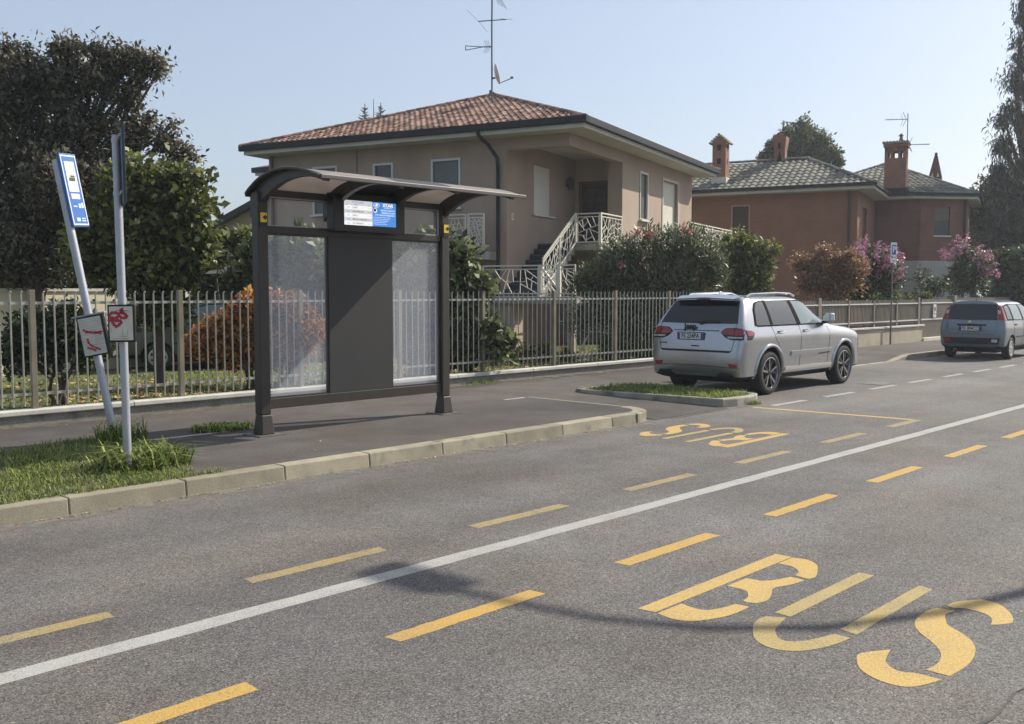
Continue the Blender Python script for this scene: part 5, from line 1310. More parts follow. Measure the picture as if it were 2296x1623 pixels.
def suv_side(ax):
    patch('window_surround', tr_, [(-1.84, 1.50), (-1.72, 1.62), (-1.50, 1.655), (-.10, 1.66), (.20, 1.605), (.45, 1.46), (.72, 1.235)], [(-1.94, 1.225), (-1.85, 1.205), (.74, 1.205)], ax, RUBB, suv, .010, 60, 12, .02)
    patch('side_window', tr_, [(-1.80, 1.50), (-1.70, 1.60), (-1.55, 1.635), (-1.42, 1.64)], [(-1.90, 1.245), (-1.84, 1.225), (-1.42, 1.225)], ax, SIDEG, suv, .016)
    patch('side_window', tr_, [(-1.35, 1.645), (-.53, 1.645)], [(-1.35, 1.225), (-.45, 1.225)], ax, SIDEG, suv, .016)
    patch('side_window', tr_, [(-.43, 1.645), (-.07, 1.635), (.16, 1.585), (.40, 1.45), (.65, 1.26)], [(-.33, 1.225), (.2, 1.225), (.66, 1.225)], ax, LITEG, suv, .016)
    patch('window_pillar', tr_, [(-1.425, 1.66), (-1.345, 1.66)], [(-1.425, 1.21), (-1.345, 1.21)], ax, RUBB, suv, .021, 2, 8)
    patch('window_pillar', tr_, [(-.54, 1.66), (-.42, 1.66)], [(-.46, 1.21), (-.32, 1.21)], ax, RUBB, suv, .021, 2, 8)
    s = -1 if ax == '-y' else 1
    line_on('window_trim', tr_, [(-1.93, 1.215), (.73, 1.212)], ax, .011, CHR, suv)
    for pts in ([(-1.39, 1.2), (-1.32, 1.0), (-1.14, .84)], [(-.39, 1.2), (-.36, .8), (-.38, .44)], [(.73, 1.2), (.78, .95), (.74, .44)], [(-.75, .44), (.92, .44)]): line_on('shut_line', tr_, pts, ax, .005, BLKP, suv)
    for x in (-1.22, -.28):
        g = MB(); yy = s*(tr_.ray_cast(Vector((x+.1, s*5, 1.09)), Vector((0, -s, 0)), 10)[0].y*s); g.box(x-.005, x+.19, yy-.004, yy+.004, 1.065, 1.115); 
        h_ = g.build('door_handle', BLKP, suv); MB().tube([(x, yy+s*.03, 1.088), (x+.06, yy+s*.042, 1.09), (x+.19, yy+s*.03, 1.09)], .013, 8).build('grip', CHR, h_)
    patch('door_moulding', tr_, [(-.72, .735), (.93, .735)], [(-.74, .655), (.93, .69)], ax, SILV, suv, .022, 14, 3, .03)
    patch('sill_trim', tr_, [(-.90, .455), (.92, .455)], [(-.90, .40), (.92, .40)], ax, CHR, suv, .012, 12, 2, .03)
    patch('model_badge', tr_, [(.36, .655), (.80, .668)], [(.36, .637), (.80, .650)], ax, BLKP, suv, .006, 4, 2)
    for x in (-1.4575, 1.4575):
        g = MB(); pts = []
        for k in range(19):
            a = rad(-8+196*k/18); xx, zz_ = x+.485*math.cos(a), .385+.485*math.sin(a); h = tr_.ray_cast(Vector((xx, s*5, min(zz_, 1.0))), Vector((0, -s, 0)), 10); pts.append((xx, (h[0].y if h[0] else s*.93)-s*.012, zz_))
        g.tube(pts, .036, 8); g.build('wheel_arch', SILV, suv, smooth=True)
    m_ = MB(); m_.frustum(0, 0, -.085, .09, .07, .115, .055, .095); mo = m_.build('side_mirror', SILV, suv, bevel=.035, seg=4); mo.location = (.58, s*1.04, 1.32); mo.rotation_euler = (0, 0, rad(28)*s)
    MB().bar((.0, -s*.17, -.09), (0, -s*.02, -.075), .09, .05).build('mirror_arm', BLKP, mo); MB().box(-.076, -.066, -.09, .09, -.06, .065).build('mirror_glass', MIRR, mo)
    MB().tube([(-1.75, s*.60, 1.715), (-1.6, s*.615, 1.765), (-.7, s*.625, 1.785), (-.2, s*.615, 1.775), (-.02, s*.605, 1.73)], .02, 8).build('roof_rail', SILV, suv, smooth=True)
both(suv_side)
patch('rear_window', tr_, [(-.66, 1.645), (0, 1.66), (.66, 1.645)], [(-.785, 1.265), (0, 1.255), (.785, 1.265)], '-x', PRIV, suv, .004, 16, 6)
MB().add([(-2.14, -.60, 1.685), (-2.15, 0, 1.70), (-2.14, .60, 1.685), (-1.9, .62, 1.74), (-1.88, 0, 1.765), (-1.9, -.62, 1.74), (-2.13, -.58, 1.655), (-2.14, 0, 1.67), (-2.13, .58, 1.655), (-1.95, .6, 1.65), (-1.95, 0, 1.66), (-1.95, -.6, 1.65)],
         [(0, 1, 4, 5)[::-1], (1, 2, 3, 4)[::-1], (6, 11, 10, 7)[::-1], (7, 10, 9, 8)[::-1], (0, 6, 7, 1), (1, 7, 8, 2), (2, 8, 9, 3), (0, 5, 11, 6)]).build('roof_spoiler', SILV, suv, bevel=.012)
MB().box(-2.148, -2.14, -.14, .14, 1.672, 1.69).build('brake_light', M('dark_red_lens', (.12, .01, .012), .2), suv)
for s in (-1, 1):
    o = [(s*.50, 1.125), (s*.58, 1.185), (s*.78, 1.195), (s*.925, 1.17)]; l = [(s*.50, 1.10), (s*.58, 1.03), (s*.70, .985), (s*.925, .985)]
    L_ = patch('tail_light', tr_, o, l, '-x', BLKP, suv, .008, 12, 4)
    patch('red_lens', tr_, [(s*.525, 1.13), (s*.60, 1.176), (s*.745, 1.182)], [(s*.525, 1.085), (s*.60, 1.07), (s*.745, 1.065)], '-x', REDL, L_, .014, 8, 3)
    patch('red_lens', tr_, [(s*.758, 1.182), (s*.91, 1.162)], [(s*.758, 1.065), (s*.91, 1.06)], '-x', REDL, L_, .014, 8, 3)
    patch('clear_lens', tr_, [(s*.63, 1.045), (s*.91, 1.04)], [(s*.66, 1.015), (s*.91, 1.015)], '-x', WHL, L_, .014, 8, 2)
    ax = '-y' if s < 0 else '+y'
    L2 = patch('tail_light', tr_, [(-2.27, 1.155), (-2.12, 1.145), (-2.03, 1.115)], [(-2.27, .985), (-2.14, .985), (-2.04, 1.08)], ax, BLKP, suv, .007, 8, 4)
    patch('red_lens', tr_, [(-2.26, 1.145), (-2.13, 1.135), (-2.05, 1.112)], [(-2.26, 1.06), (-2.13, 1.06), (-2.06, 1.085)], ax, REDL, L2, .012, 8, 3)
    patch('reflector', tr_, [(s*.66, .585), (s*.85, .575)], [(s*.70, .52), (s*.83, .52)], '-x', REDL, suv, .008, 6, 2)
    patch('exhaust_outlet', tr_, [(s*.50, .425), (s*.74, .42)], [(s*.46, .33), (s*.80, .33)], '-x', BLKP, suv, .012, 6, 2)
    line_on('shut_line', tr_, [(s*.66, 1.60), (s*.77, 1.22), (s*.76, .95), (s*.72, .80)], '-x', .006, BLKP, suv)
patch('tailgate_step', tr_, [(-.73, .80), (.73, .80)], [(-.68, .765), (.68, .765)], '-x', BLKP, suv, .004, 14, 2)
patch('bumper_crease', tr_, [(-.86, .515), (0, .545), (.86, .515)], [(-.86, .50), (0, .528), (.86, .50)], '-x', M('bumper_gap', (.06, .065, .075), .4), suv, .005, 16, 2)
patch('ledge_shadow_strip', tr_, [(-.46, 1.145), (.46, 1.145)], [(-.46, 1.128), (.46, 1.128)], '-x', M('ledge_shadow', (.12, .12, .125), .4, .4), suv, .006, 12, 2)  # dark strip painted in place of the shade along the tailgate ledge
patch('tailgate_handle', tr_, [(-.09, .875), (.09, .875)], [(-.07, .855), (.07, .855)], '-x', BLKP, suv, .005, 6, 2)
plate(suv, -2.392, .10, 1.035, 'FS 234PA', .80)
text('badge', 'Jeep', .145, BLKP, suv, frame_mtx((-2.375, .12, 1.205), (0, -1, 0), (0, 0, 1)), .004, bold=.005)
MB().box(-2.40, -2.385, .60, .74, .895, .912).build('badge', BLKP, suv)
w_ = MB(); w_.bar((-2.335, -.10, 1.285), (-2.31, -.42, 1.30), .012, .02); w_.bar((-2.34, -.02, 1.28), (-2.33, -.10, 1.28), .03, .035); w_.build('rear_wiper', BLKP, suv)
MB().add([(-1.66, -.02, 1.75), (-1.66, .02, 1.75), (-1.42, .035, 1.75), (-1.42, -.035, 1.75), (-1.62, 0, 1.815), (-1.56, 0, 1.815)], [(0, 3, 2, 1), (0, 4, 5, 3), (1, 2, 5, 4), (0, 1, 4), (3, 5, 2)]).build('roof_fin', SILV, suv, bevel=.006)
MB().box(-2.0, 2.1, -.62, .62, .22, .32).build('underbody', BLKP, suv)
patch('windscreen', tr_, [(.13, -.56), (.09, 0), (.13, .56)], [(.87, -.74), (.93, 0), (.87, .74)], '+z', PRIV, suv, .004, 14, 6)

# ------------------------------------------------------------------ small hatchback (and an older pale one in the garden)
def hatch(root, paint_, plate_s):
    cols = [(0, .24), (.64, .24), (.78, .34), (.81, .55), (.82, .80), (.805, .92), (.785, 1.00), (.71, 1.24), (.625, 1.435), (.48, 1.50), (0, 1.53)]
    xr = [-1.62, -1.70, -1.795, -1.82, -1.80, -1.785, -1.77, -1.72, -1.655, -1.60, -1.57]
    R_ = lambda xs, sy=1., c=None: [(x, y*sy, z) for x, (y, z) in zip(xs, c or cols)]
    def cm(**k):
        c = list(cols)
        for i, v in k.items(): c[int(i[1:])] = v
        return c
    rg = [R_(xr, .70), R_([x+.01 for x in xr], .93), R_([x+.045 for x in xr], .99), R_([x+.18 for x in xr])]
    for x in (-1.35, -.8, -.3, .1): rg.append(R_([x]*11))
    rg.append(R_([.45]*7+[.40, .35, .33, .32], 1, cm(_9=(.48, 1.485), _10=(0, 1.51))))
    rg.append(R_([1.0]*5+[1.0, 1.05, 1.08, 1.1, 1.12, 1.14], 1, cm(_6=(.76, .985), _7=(.70, 1.01), _8=(.56, 1.03), _9=(.4, 1.04), _10=(0, 1.05))))
    h = cm(_4=(.80, .74), _5=(.77, .84), _6=(.72, .90), _7=(.65, .93), _8=(.52, .95), _9=(.36, .96), _10=(0, .965))
    rg += [R_([1.45]*11, 1, h), R_([1.72]*11, .94, h), R_([1.81]*11, .72, h)]
    me, t = loft_body(rg, [(-1.15, -.54, .355), (-1.15, .54, .355), (1.15, -.54, .355), (1.15, .54, .355)], .29, [paint_, BLKP], crease={4: .45, 6: .5, 2: .4})
    b = bpy.data.objects.new('body', me); col.objects.link(b); b.parent = root; me.name = 'body'
    RS = M('wheel_cover', (.50, .50, .50), .35, .7) if 'wheel_cover' not in bpy.data.materials else bpy.data.materials['wheel_cover']
    for x in (-1.15, 1.15):
        for y in (-.71, .71): wheel('wheel', root, x, y, .29, .185, .195, 'cover', RS, RS)
    for ax in ('-y', '+y'):
        s = -1 if ax == '-y' else 1
        patch('window_surround', t, [(-1.53, 1.38), (-1.03, 1.43), (.15, 1.42), (.48, 1.31), (.92, 1.04)], [(-1.53, 1.01), (.92, 1.005)], ax, RUBB, root, .009, 50, 10, .02)
        patch('side_window', t, [(-1.50, 1.36), (-1.15, 1.39)], [(-1.50, 1.04), (-1.12, 1.04)], ax, SIDEG, root, .014, nu=6)
        patch('side_window', t, [(-1.03, 1.41), (-.34, 1.415)], [(-1.0, 1.03), (-.26, 1.02)], ax, LITEG, root, .014)
        patch('side_window', t, [(-.22, 1.415), (.15, 1.40), (.45, 1.30), (.86, 1.06)], [(-.14, 1.02), (.4, 1.02), (.88, 1.02)], ax, LITEG, root, .014)
        for pts in ([(-1.06, 1.0), (-1.0, .7), (-.86, .5)], [(-.22, 1.0), (-.20, .7), (-.22, .36)], [(.86, 1.0), (.88, .7), (.84, .36)], [(-.8, .36), (.85, .36)]): line_on('shut_line', t, pts, ax, .005, BLKP, root)
        for x in (-.95, -.12): patch('door_handle', t, [(x, .915), (x+.17, .915)], [(x, .875), (x+.17, .875)], ax, BLKP, root, .012, 5, 2, .02)
        patch('side_moulding', t, [(-.78, .60), (.82, .60)], [(-.78, .57), (.82, .57)], ax, BLKP, root, .012, 10, 2, .02)
        g = MB(); pts = []
        m_ = MB(); m_.lathe([(0, -.08), (.06, -.07), (.085, 0), (.07, .05), (0, .055)], 14, axis='x'); mo = m_.build('side_mirror', BLKP, root, smooth=True); mo.location = (.72, s*.90, 1.06)
        z0 = [(s*.625, 1.43), (s*.735, 1.40)]; L_ = None
        L_ = patch('tail_light', t, [(s*.575, 1.42), (s*.64, 1.41)], [(s*.60, 1.02), (s*.76, 1.02)], '-x', REDL, root, .008, 5, 8)
        patch('tail_light', t, [(-1.68, 1.41), (-1.57, 1.40)], [(-1.76, 1.00), (-1.56, 1.00)], ax, REDL, root, .008, 5, 8)
        patch('clear_lens', t, [(s*.60, 1.27), (s*.66, 1.27)], [(s*.61, 1.18), (s*.68, 1.18)], '-x', WHL, L_, .014, 3, 3)
    patch('rear_window', t, [(-.565, 1.42), (0, 1.435), (.565, 1.42)], [(-.60, 1.02), (.60, 1.02)], '-x', PRIV, root, .005, 14, 6)
    patch('bumper_strip', t, [(-.70, .56), (.70, .56)], [(-.66, .40), (.66, .40)], '-x', BLKP, root, .008, 14, 4)
    patch('reversing_light', t, [(-.64, .53), (-.50, .53)], [(-.64, .455), (-.50, .455)], '-x', WHL, root, .014, 4, 3)
    patch('fog_light', t, [(.52, .54), (.66, .54)], [(.52, .44), (.66, .44)], '-x', REDL, root, .014, 4, 3)
    patch('plate_recess', t, [(-.36, .915), (.36, .915)], [(-.36, .865), (.36, .865)], '-x', BLKP, root, .006, 10, 2)
    p = plate(root, -1.822, .03, .80, plate_s, .80)
    MB().lathe([(0, -1.803), (.035, -1.803), (.045, -1.798)], 18, axis='x', o=(0, .05, .965)).build('badge', CHR, root)
    MB().tube([(-1.45, 0, 1.52), (-1.60, 0, 1.72)], .006, 6).build('radio_aerial', BLKP, root)
    MB().tube([(-1.6, .42, .25), (-1.78, .42, .24)], .03, 10).build('exhaust_pipe', M('exhaust_metal', (.25, .25, .25), .4, .8), root)
    line_on('shut_line', t, [(-.62, 1.0), (-.61, .66), (.61, .66), (.62, 1.0)], '-x', .005, BLKP, root)
    w = MB(); w.bar((-1.81, -.05, 1.03), (-1.80, .30, 1.045), .012, .018); w.build('rear_wiper', BLKP, root)
    MB().box(-1.5, 1.5, -.5, .5, .17, .27).build('underbody', BLKP, root)
    MB().box(.5, .62, -.35, -.20, 1.1, 1.3).build('headrest', BLKP, root) if False else None
small = thing('parked_hatchback', 'small blue-grey hatchback parked by the kerb in front of the slatted gate', 'car', (29.35, 9.24, 0), (0, 0, 0)); small.scale = (.97, 1.04, 1.04)
hatch(small, M('blue_grey_paint', (.16, .19, .225), .30, .55, coat=.6), 'FX 894CC')
q = at(478, 655, 22.0)
old = thing('garden_car', 'pale grey-green car parked in the garden, half hidden behind the orange maple and fence', 'car', (q.x, q.y, .12), (0, 0, rad(150)))
hatch(old, M('grey_green_paint', (.10, .11, .09), .5, .1, coat=.2), 'BX 417KL')
# ================================================================== trees and shrubs
BARK = M('bark', (.085, .068, .052), .95, var=.35, vscale=4, bump=.8, bscale=25)
def leafmat(name, rgb, rgb2, trans=.38, tint=.5, rough=.45): return M(name, rgb, rough, tint=tint, tint2=rgb2, trans=trans, spec=.5)
COPPER = leafmat('copper_leaf', (.070, .070, .050), (.165, .145, .092), .36)
GREEN = leafmat('green_leaf', (.066, .094, .028), (.19, .205, .06), .46)
DKGRN = leafmat('dark_leaf', (.040, .066, .024), (.080, .108, .040), .34)
MAPLE = leafmat('orange_leaf', (.42, .150, .042), (.46, .25, .08), .45)
OLEA = leafmat('oleander_leaf', (.065, .09, .042), (.17, .19, .10), .3, rough=.4)
RUSS = leafmat('russet_leaf', (.31, .155, .095), (.24, .165, .085), .42)
CONIF = leafmat('conifer_leaf', (.06, .075, .05), (.10, .115, .075), .35)
CAMEL = leafmat('camellia_leaf', (.028, .048, .020), (.07, .09, .04), .2, rough=.25)
FIG = leafmat('fig_leaf', (.060, .085, .030), (.15, .175, .07), .32, rough=.55)
FARG = leafmat('far_leaf', (.075, .095, .04), (.14, .15, .06), .4)
LAUR = leafmat('laurel_leaf', (.085, .12, .05), (.20, .23, .11), .4, rough=.5)
PINK = leafmat('pink_blossom', (.40, .15, .24), (.50, .27, .36), .35, tint=.35)
REDF = leafmat('red_flower', (.40, .05, .07), (.48, .12, .14), .3, tint=.3)

def crown_mesh(name, mat_, parent, blobs, n, size, seed, cluster=7, aspect=.5, outw=.5, up=.25, droop=0., shell=.45, spread=1., lump=.3, flat=.55):
    r = np.random.default_rng(seed); C = np.array([b[0] for b in blobs], float); R_ = np.array([b[1] for b in blobs], float)
    w = np.prod(R_, 1)**(2/3); w /= w.sum(); nc = max(1, n//cluster); bi = r.choice(len(blobs), nc, p=w)
    d = r.normal(size=(nc, 3)); d /= np.linalg.norm(d, axis=1, keepdims=True)
    q = shell+(1-shell)*r.random(nc)**.7
    k = r.normal(size=(4, 3))*2.6; ph = r.random(4)*6.28
    lum = sum(np.sin((C[bi]+d*R_[bi]) @ kk*1.1+p) for kk, p in zip(k, ph))/4
    q = q*(1-lump*.35+lump*lum)+(r.random(nc) < .06)*r.random(nc)*.16
    pc = C[bi]+R_[bi]*d*q[:, None]
    m = nc*cluster; P = np.repeat(pc, cluster, 0); D = np.repeat(d, cluster, 0)
    P += r.normal(size=(m, 3))*size*.55*spread
    dr = D*outw+r.normal(size=(m, 3))*.75+np.array([0, 0, up-droop]); dr /= np.linalg.norm(dr, axis=1, keepdims=True)
    nn = r.normal(size=(m, 3))*.6+np.array([0, 0, flat])+D*.35
    s = np.cross(nn, dr); s /= np.linalg.norm(s, axis=1, keepdims=True)+1e-9; nn = np.cross(dr, s)
    L = size*(.55+.75*r.random(m))[:, None]; W = L*aspect*(.8+.4*r.random(m))[:, None]
    v0 = P; v1 = P+dr*L*.42+s*W*.5+nn*W*.14; v2 = P+dr*L-nn*L*.10; v3 = P+dr*L*.42-s*W*.5+nn*W*.14
    V = np.stack([v0, v1, v2, v3], 1).reshape(-1, 3)
    T = np.repeat(np.clip(np.repeat(r.normal(.5, .18, nc), cluster)+r.normal(0, .16, m), 0, 1), 4)
    me = bpy.data.meshes.new(name); me.vertices.add(4*m); me.vertices.foreach_set('co', V.astype(np.float32).ravel())
    me.loops.add(4*m); me.loops.foreach_set('vertex_index', np.arange(4*m, dtype=np.int32)); me.polygons.add(m)
    me.polygons.foreach_set('loop_start', np.arange(0, 4*m, 4, dtype=np.int32))
    me.update(calc_edges=True); me.validate()
    a = me.attributes.new('tint', 'FLOAT', 'POINT'); a.data.foreach_set('value', T.astype(np.float32)); me.materials.append(mat_)
    o = bpy.data.objects.new(name, me); col.objects.link(o); o.parent = parent; return o
def trunk_mesh(parent, blobs, h0, r0, seed, stems=1, mat_=BARK, name='trunk'):
    rg = random.Random(seed); g = MB()
    c = Vector((0, 0, 0))
    cx = sum((Vector(b[0]) for b in blobs), Vector())/len(blobs); top = Vector((cx.x*.35, cx.y*.35, h0))
    forks = []
    for s in range(stems):
        a = 6.28*s/max(stems, 1)+rg.random(); o = Vector((math.cos(a), math.sin(a), 0))*(.0 if stems == 1 else r0*1.6); t = top+Vector((math.cos(a), math.sin(a), 0))*(0 if stems == 1 else h0*.25)
        mid = (o+t)/2+Vector((rg.uniform(-.06, .06), rg.uniform(-.06, .06), 0)); rr = r0 if stems == 1 else r0*.6
        g.tube([o+Vector((0, 0, -.1)), o+Vector((0, 0, .1)), mid, t], [rr*1.35, rr*1.1, rr*.9, rr*.75], 8); forks.append((t, rr*.7))
    for i, (bc, br) in enumerate(blobs):
        t, rr = forks[i % len(forks)]; b = Vector(bc); m = t.lerp(b, .5)+Vector((rg.uniform(-.1, .1), rg.uniform(-.1, .1), rg.uniform(0, .15)))*(b-t).length*.5
        g.tube([t-Vector((0, 0, .05)), m, b], [rr*.75, rr*.5, rr*.15], 6)
        for k in range(4):
            d = Vector((rg.gauss(0, 1), rg.gauss(0, 1), rg.gauss(.2, 1))).normalized(); e = b+Vector((d.x*br[0], d.y*br[1], d.z*br[2]))*.85
            g.tube([b.lerp(m, .2), b.lerp(e, .5)+Vector((0, 0, .04)), e], [rr*.28, rr*.16, rr*.05], 5)
    return g.build(name, mat_, parent, smooth=True)
def plant(name, label, cat, u, d, zb, px, n, size, mat_, seed, group=None, tr=.12, fork=.4, stems=1, zw=None, **kw):
    """px: crown lumps (u, v, radius in photo pixels[, depth offset]) at distance d; u: stem column"""
    b = at(u, 700, d); root = thing(name, label, cat, (b.x, b.y, zb), (0, 0, RZ), group)
    inv = root.matrix_basis.inverted() if False else (Matrix.Translation((b.x, b.y, zb)) @ Matrix.Rotation(RZ, 4, 'Z')).inverted()
    blobs = []
    for q in px:
        dd = d+(q[3] if len(q) > 3 else 0); c = inv @ at(q[0], q[1], dd); r = q[2]*dd/FPX; rz = (q[4] if len(q) > 4 else q[2])*dd/FPX
        blobs.append((tuple(c), (r, r*.9, rz)))
    lo = min(bb[0][2]-bb[1][2] for bb in blobs); cm_ = sum(bb[0][2] for bb in blobs)/len(blobs)
    trunk_mesh(root, blobs, max(.25, lo+(cm_-lo)*fork), tr, seed, stems)
    crown_mesh('crown', mat_, root, blobs, n, size, seed+1, **kw)
    return root, blobs

plant('copper_tree', 'tall dark copper-leaved tree spreading over the left of the garden', 'tree', 60, 20, .12,
      [(40, 205, 100), (20, 165, 66), (95, 175, 60), (15, 105, 20), (62, 118, 22), (130, 112, 24), (160, 100, 14), (215, 118, 20), (265, 110, 16), (300, 128, 18), (338, 140, 16), (400, 350, 34), (150, 185, 80), (240, 175, 80), (320, 150, 42), (-60, 200, 120), (60, 330, 120), (190, 300, 105), (300, 300, 50), (365, 320, 40), (418, 345, 22), (350, 130, 18), (362, 150, 16), (150, 110, 30), (230, 120, 26), (340, 270, 26), (385, 285, 16), (290, 220, 30), (285, 120, 20), (60, 460, 120), (130, 400, 75, -1), (220, 400, 60, -.5), (170, 440, 100, .5), (-60, 400, 140), (70, 580, 90), (-60, 570, 120), (150, 560, 70)],
      54000, .13, COPPER, 100, tr=.15, aspect=.44, droop=.3, up=.15, lump=.6, shell=.3, cluster=6, spread=1.5)
plant('broadleaf_tree', 'bushy green broad-leaved tree in the garden in front of the copper tree', 'tree', 355, 17.3, .12,
      [(300, 440, 62), (360, 430, 50), (250, 500, 65), (340, 510, 75), (410, 450, 36), (425, 520, 40), (210, 580, 60), (300, 590, 75), (390, 590, 55), (440, 570, 30), (350, 620, 40), (445, 405, 16), (468, 540, 18), (452, 470, 18), (180, 520, 22), (300, 385, 16), (385, 385, 14), (262, 420, 20), (385, 690, 34), (330, 700, 26), (400, 650, 26)],
      20000, .145, GREEN, 200, tr=.10, fork=.1, aspect=.62, lump=.75, shell=.25, spread=1.5)
plant('camellia_shrub', 'glossy dark shrub behind the fence at the far left', 'shrub', 125, 14.4, .12,
      [(60, 740, 52), (120, 730, 58), (180, 740, 52), (35, 790, 50), (110, 790, 55), (190, 790, 48), (230, 770, 34), (150, 700, 36)],
      5600, .10, CAMEL, 300, tr=.05, fork=.0, stems=5, aspect=.55, shell=.2)
plant('laurel_shrub', 'large-leaved green shrub standing behind the left glass pane of the shelter', 'shrub', 640, 18, .12,
      [(560, 600, 42), (620, 590, 50), (690, 585, 50), (560, 640, 40), (640, 640, 55), (720, 620, 45), (600, 560, 32), (680, 550, 30), (790, 620, 60)],
      7200, .19, LAUR, 400, tr=.07, fork=.1, stems=3, aspect=.55, shell=.35)
plant('hedge_shrub', 'mid-green hedge below the ochre gabled house', 'hedge', 505, 22, .12,
      [(470, 555, 30), (510, 548, 28), (550, 548, 30), (485, 575, 20), (575, 590, 34), (450, 560, 26), (590, 560, 36)],
      5500, .14, GREEN, 500, tr=.06, fork=.1, stems=3, aspect=.55, shell=.35)
plant('maple_shrub', 'low spreading maple with bright orange leaves behind the fence', 'tree', 560, 15.6, .12,
      [(540, 712, 40), (590, 705, 44), (500, 725, 28), (635, 690, 34), (650, 705, 50), (480, 750, 45), (550, 750, 55), (620, 760, 60), (690, 750, 50), (450, 770, 34), (520, 800, 30), (600, 800, 35), (670, 800, 35), (560, 680, 30)],
      11000, .075, MAPLE, 600, tr=.06, fork=.1, stems=3, aspect=.8, shell=.35, droop=.2, flat=.9, cluster=9)
plant('fig_tree', 'large-leaved fig-like tree behind the right glass pane of the shelter', 'tree', 985, 18.6, .12,
      [(930, 590, 52), (985, 570, 45), (1010, 600, 50), (940, 650, 60), (1030, 650, 52), (1060, 640, 30), (920, 720, 60), (1000, 720, 62), (1050, 730, 45), (960, 790, 50), (1040, 780, 40), (1090, 740, 36), (1120, 770, 28)],
      15500, .185, FIG, 700, tr=.09, fork=.1, stems=2, aspect=.6, shell=.3, droop=.45)
o, bl = plant('oleander_shrub', 'big oleander with red flowers in front of the beige house', 'shrub', 1450, 24, .12,
      [(1390, 590, 60), (1450, 560, 50), (1520, 550, 48), (1570, 580, 55), (1600, 620, 40), (1340, 630, 50), (1420, 640, 65), (1510, 630, 70), (1310, 640, 36), (1380, 700, 60), (1470, 710, 70), (1560, 690, 65), (1310, 720, 45), (1400, 760, 50), (1500, 770, 55), (1580, 750, 45)],
      24000, .17, OLEA, 800, tr=.06, fork=.0, stems=7, aspect=.2, up=.7, shell=.25, outw=.6, cluster=9, lump=.35)
inv = (Matrix.Translation(o.location) @ Matrix.Rotation(RZ, 4, 'Z')).inverted()
crown_mesh('blossom', REDF, o, [(tuple(inv @ at(u, v, 23.2+q)), (r, r, r)) for u, v, r, q in ((1428, 518, .06, .2), (1455, 527, .07, .1), (1532, 513, .07, .3), (1548, 520, .06, .2), (1394, 597, .05, -.3))], 200, .05, 801, aspect=.8, shell=.2)
plant('garden_tree', 'small green tree between the oleander and the terracotta house', 'tree', 1670, 28, .12,
      [(1650, 560, 42), (1690, 570, 36), (1640, 610, 48), (1690, 620, 46), (1720, 590, 22), (1650, 670, 50), (1700, 670, 36), (1735, 560, 10)],
      6500, .16, GREEN, 900, tr=.07, fork=.1, aspect=.5, shell=.3)
plant('russet_tree', 'small tree with rusty brown leaves in front of the terracotta house wall', 'tree', 1862, 31, .12,
      [(1830, 595, 36), (1880, 590, 36), (1798, 590, 26), (1850, 565, 22), (1905, 575, 22), (1850, 630, 48), (1900, 630, 40), (1810, 640, 34), (1870, 655, 30), (1920, 600, 30)],
      7000, .12, RUSS, 1000, tr=.05, fork=.1, stems=3, aspect=.5, shell=.15, droop=.2, lump=.8, spread=1.5)
def myrtle(label, u, d, px, fl, seed):
    o, bl = plant('crepe_myrtle', label, 'tree', u, d, .12, px, 5200, .12, DKGRN, seed, tr=.06, fork=.05, stems=3, aspect=.5, shell=.3, group='pink crepe myrtles by the railing')
    inv = (Matrix.Translation(o.location) @ Matrix.Rotation(RZ, 4, 'Z')).inverted()
    rg = random.Random(seed); bb = []
    for u_, v, r in fl:
        for k in range(5):
            c = inv @ at(u_+rg.uniform(-r, r), v+rg.uniform(-r, r)*.8, d-.35+rg.uniform(-.5, .3)); bb.append((tuple(c), (.10, .10, .24)))
    crown_mesh('blossom', PINK, o, bb, 1900, .065, seed+5, aspect=.9, shell=.1, lump=.1)
myrtle('pink flowering crepe myrtle beside the blue parking sign', 1945, 32.5, [(1940, 610, 40), (1980, 600, 34), (1930, 650, 40), (1990, 640, 36), (1960, 580, 30), (2010, 620, 20)],
       [(1920, 560, 14), (1950, 555, 18), (1980, 565, 18), (2005, 580, 18), (1945, 590, 18), (1975, 605, 14), (2015, 610, 14), (1905, 575, 10)], 1100)
myrtle('round pink flowering crepe myrtle above the small hatchback', 2172, 39.5, [(2165, 600, 42), (2200, 600, 34), (2150, 630, 36), (2190, 640, 34), (2165, 570, 28)],
       [(2140, 560, 12), (2165, 545, 14), (2185, 560, 16), (2205, 580, 18), (2225, 605, 14), (2120, 570, 8), (2195, 605, 10)], 1200)
plant('slender_shrub', 'thin straggly shrub against the grey basement wall', 'shrub', 2085, 36.5, .12, [(2070, 620, 16), (2085, 650, 28), (2110, 640, 22), (2060, 660, 18)], 1300, .13, DKGRN, 1300, tr=.04, fork=.1, stems=2, aspect=.4, shell=.1)
plant('garden_hedge', 'dense green hedge at the right edge behind the small hatchback', 'hedge', 2275, 41, .12, [(2250, 600, 40), (2290, 590, 46), (2260, 650, 46), (2310, 640, 50), (2240, 680, 36), (2290, 690, 40)], 7500, .2, DKGRN, 1400, tr=.12, fork=.05, stems=3, aspect=.6, shell=.4)
plant('dark_broadleaf', 'dark-leaved tree below the weeping conifer at the right edge', 'tree', 2270, 52, 0, [(2230, 440, 46), (2280, 430, 55), (2215, 500, 40), (2265, 500, 60), (2310, 490, 60), (2190, 480, 18), (2240, 545, 40), (2290, 550, 50)], 9500, .32, COPPER, 1500, tr=.2, fork=.05, aspect=.55, shell=.35, lump=.45)
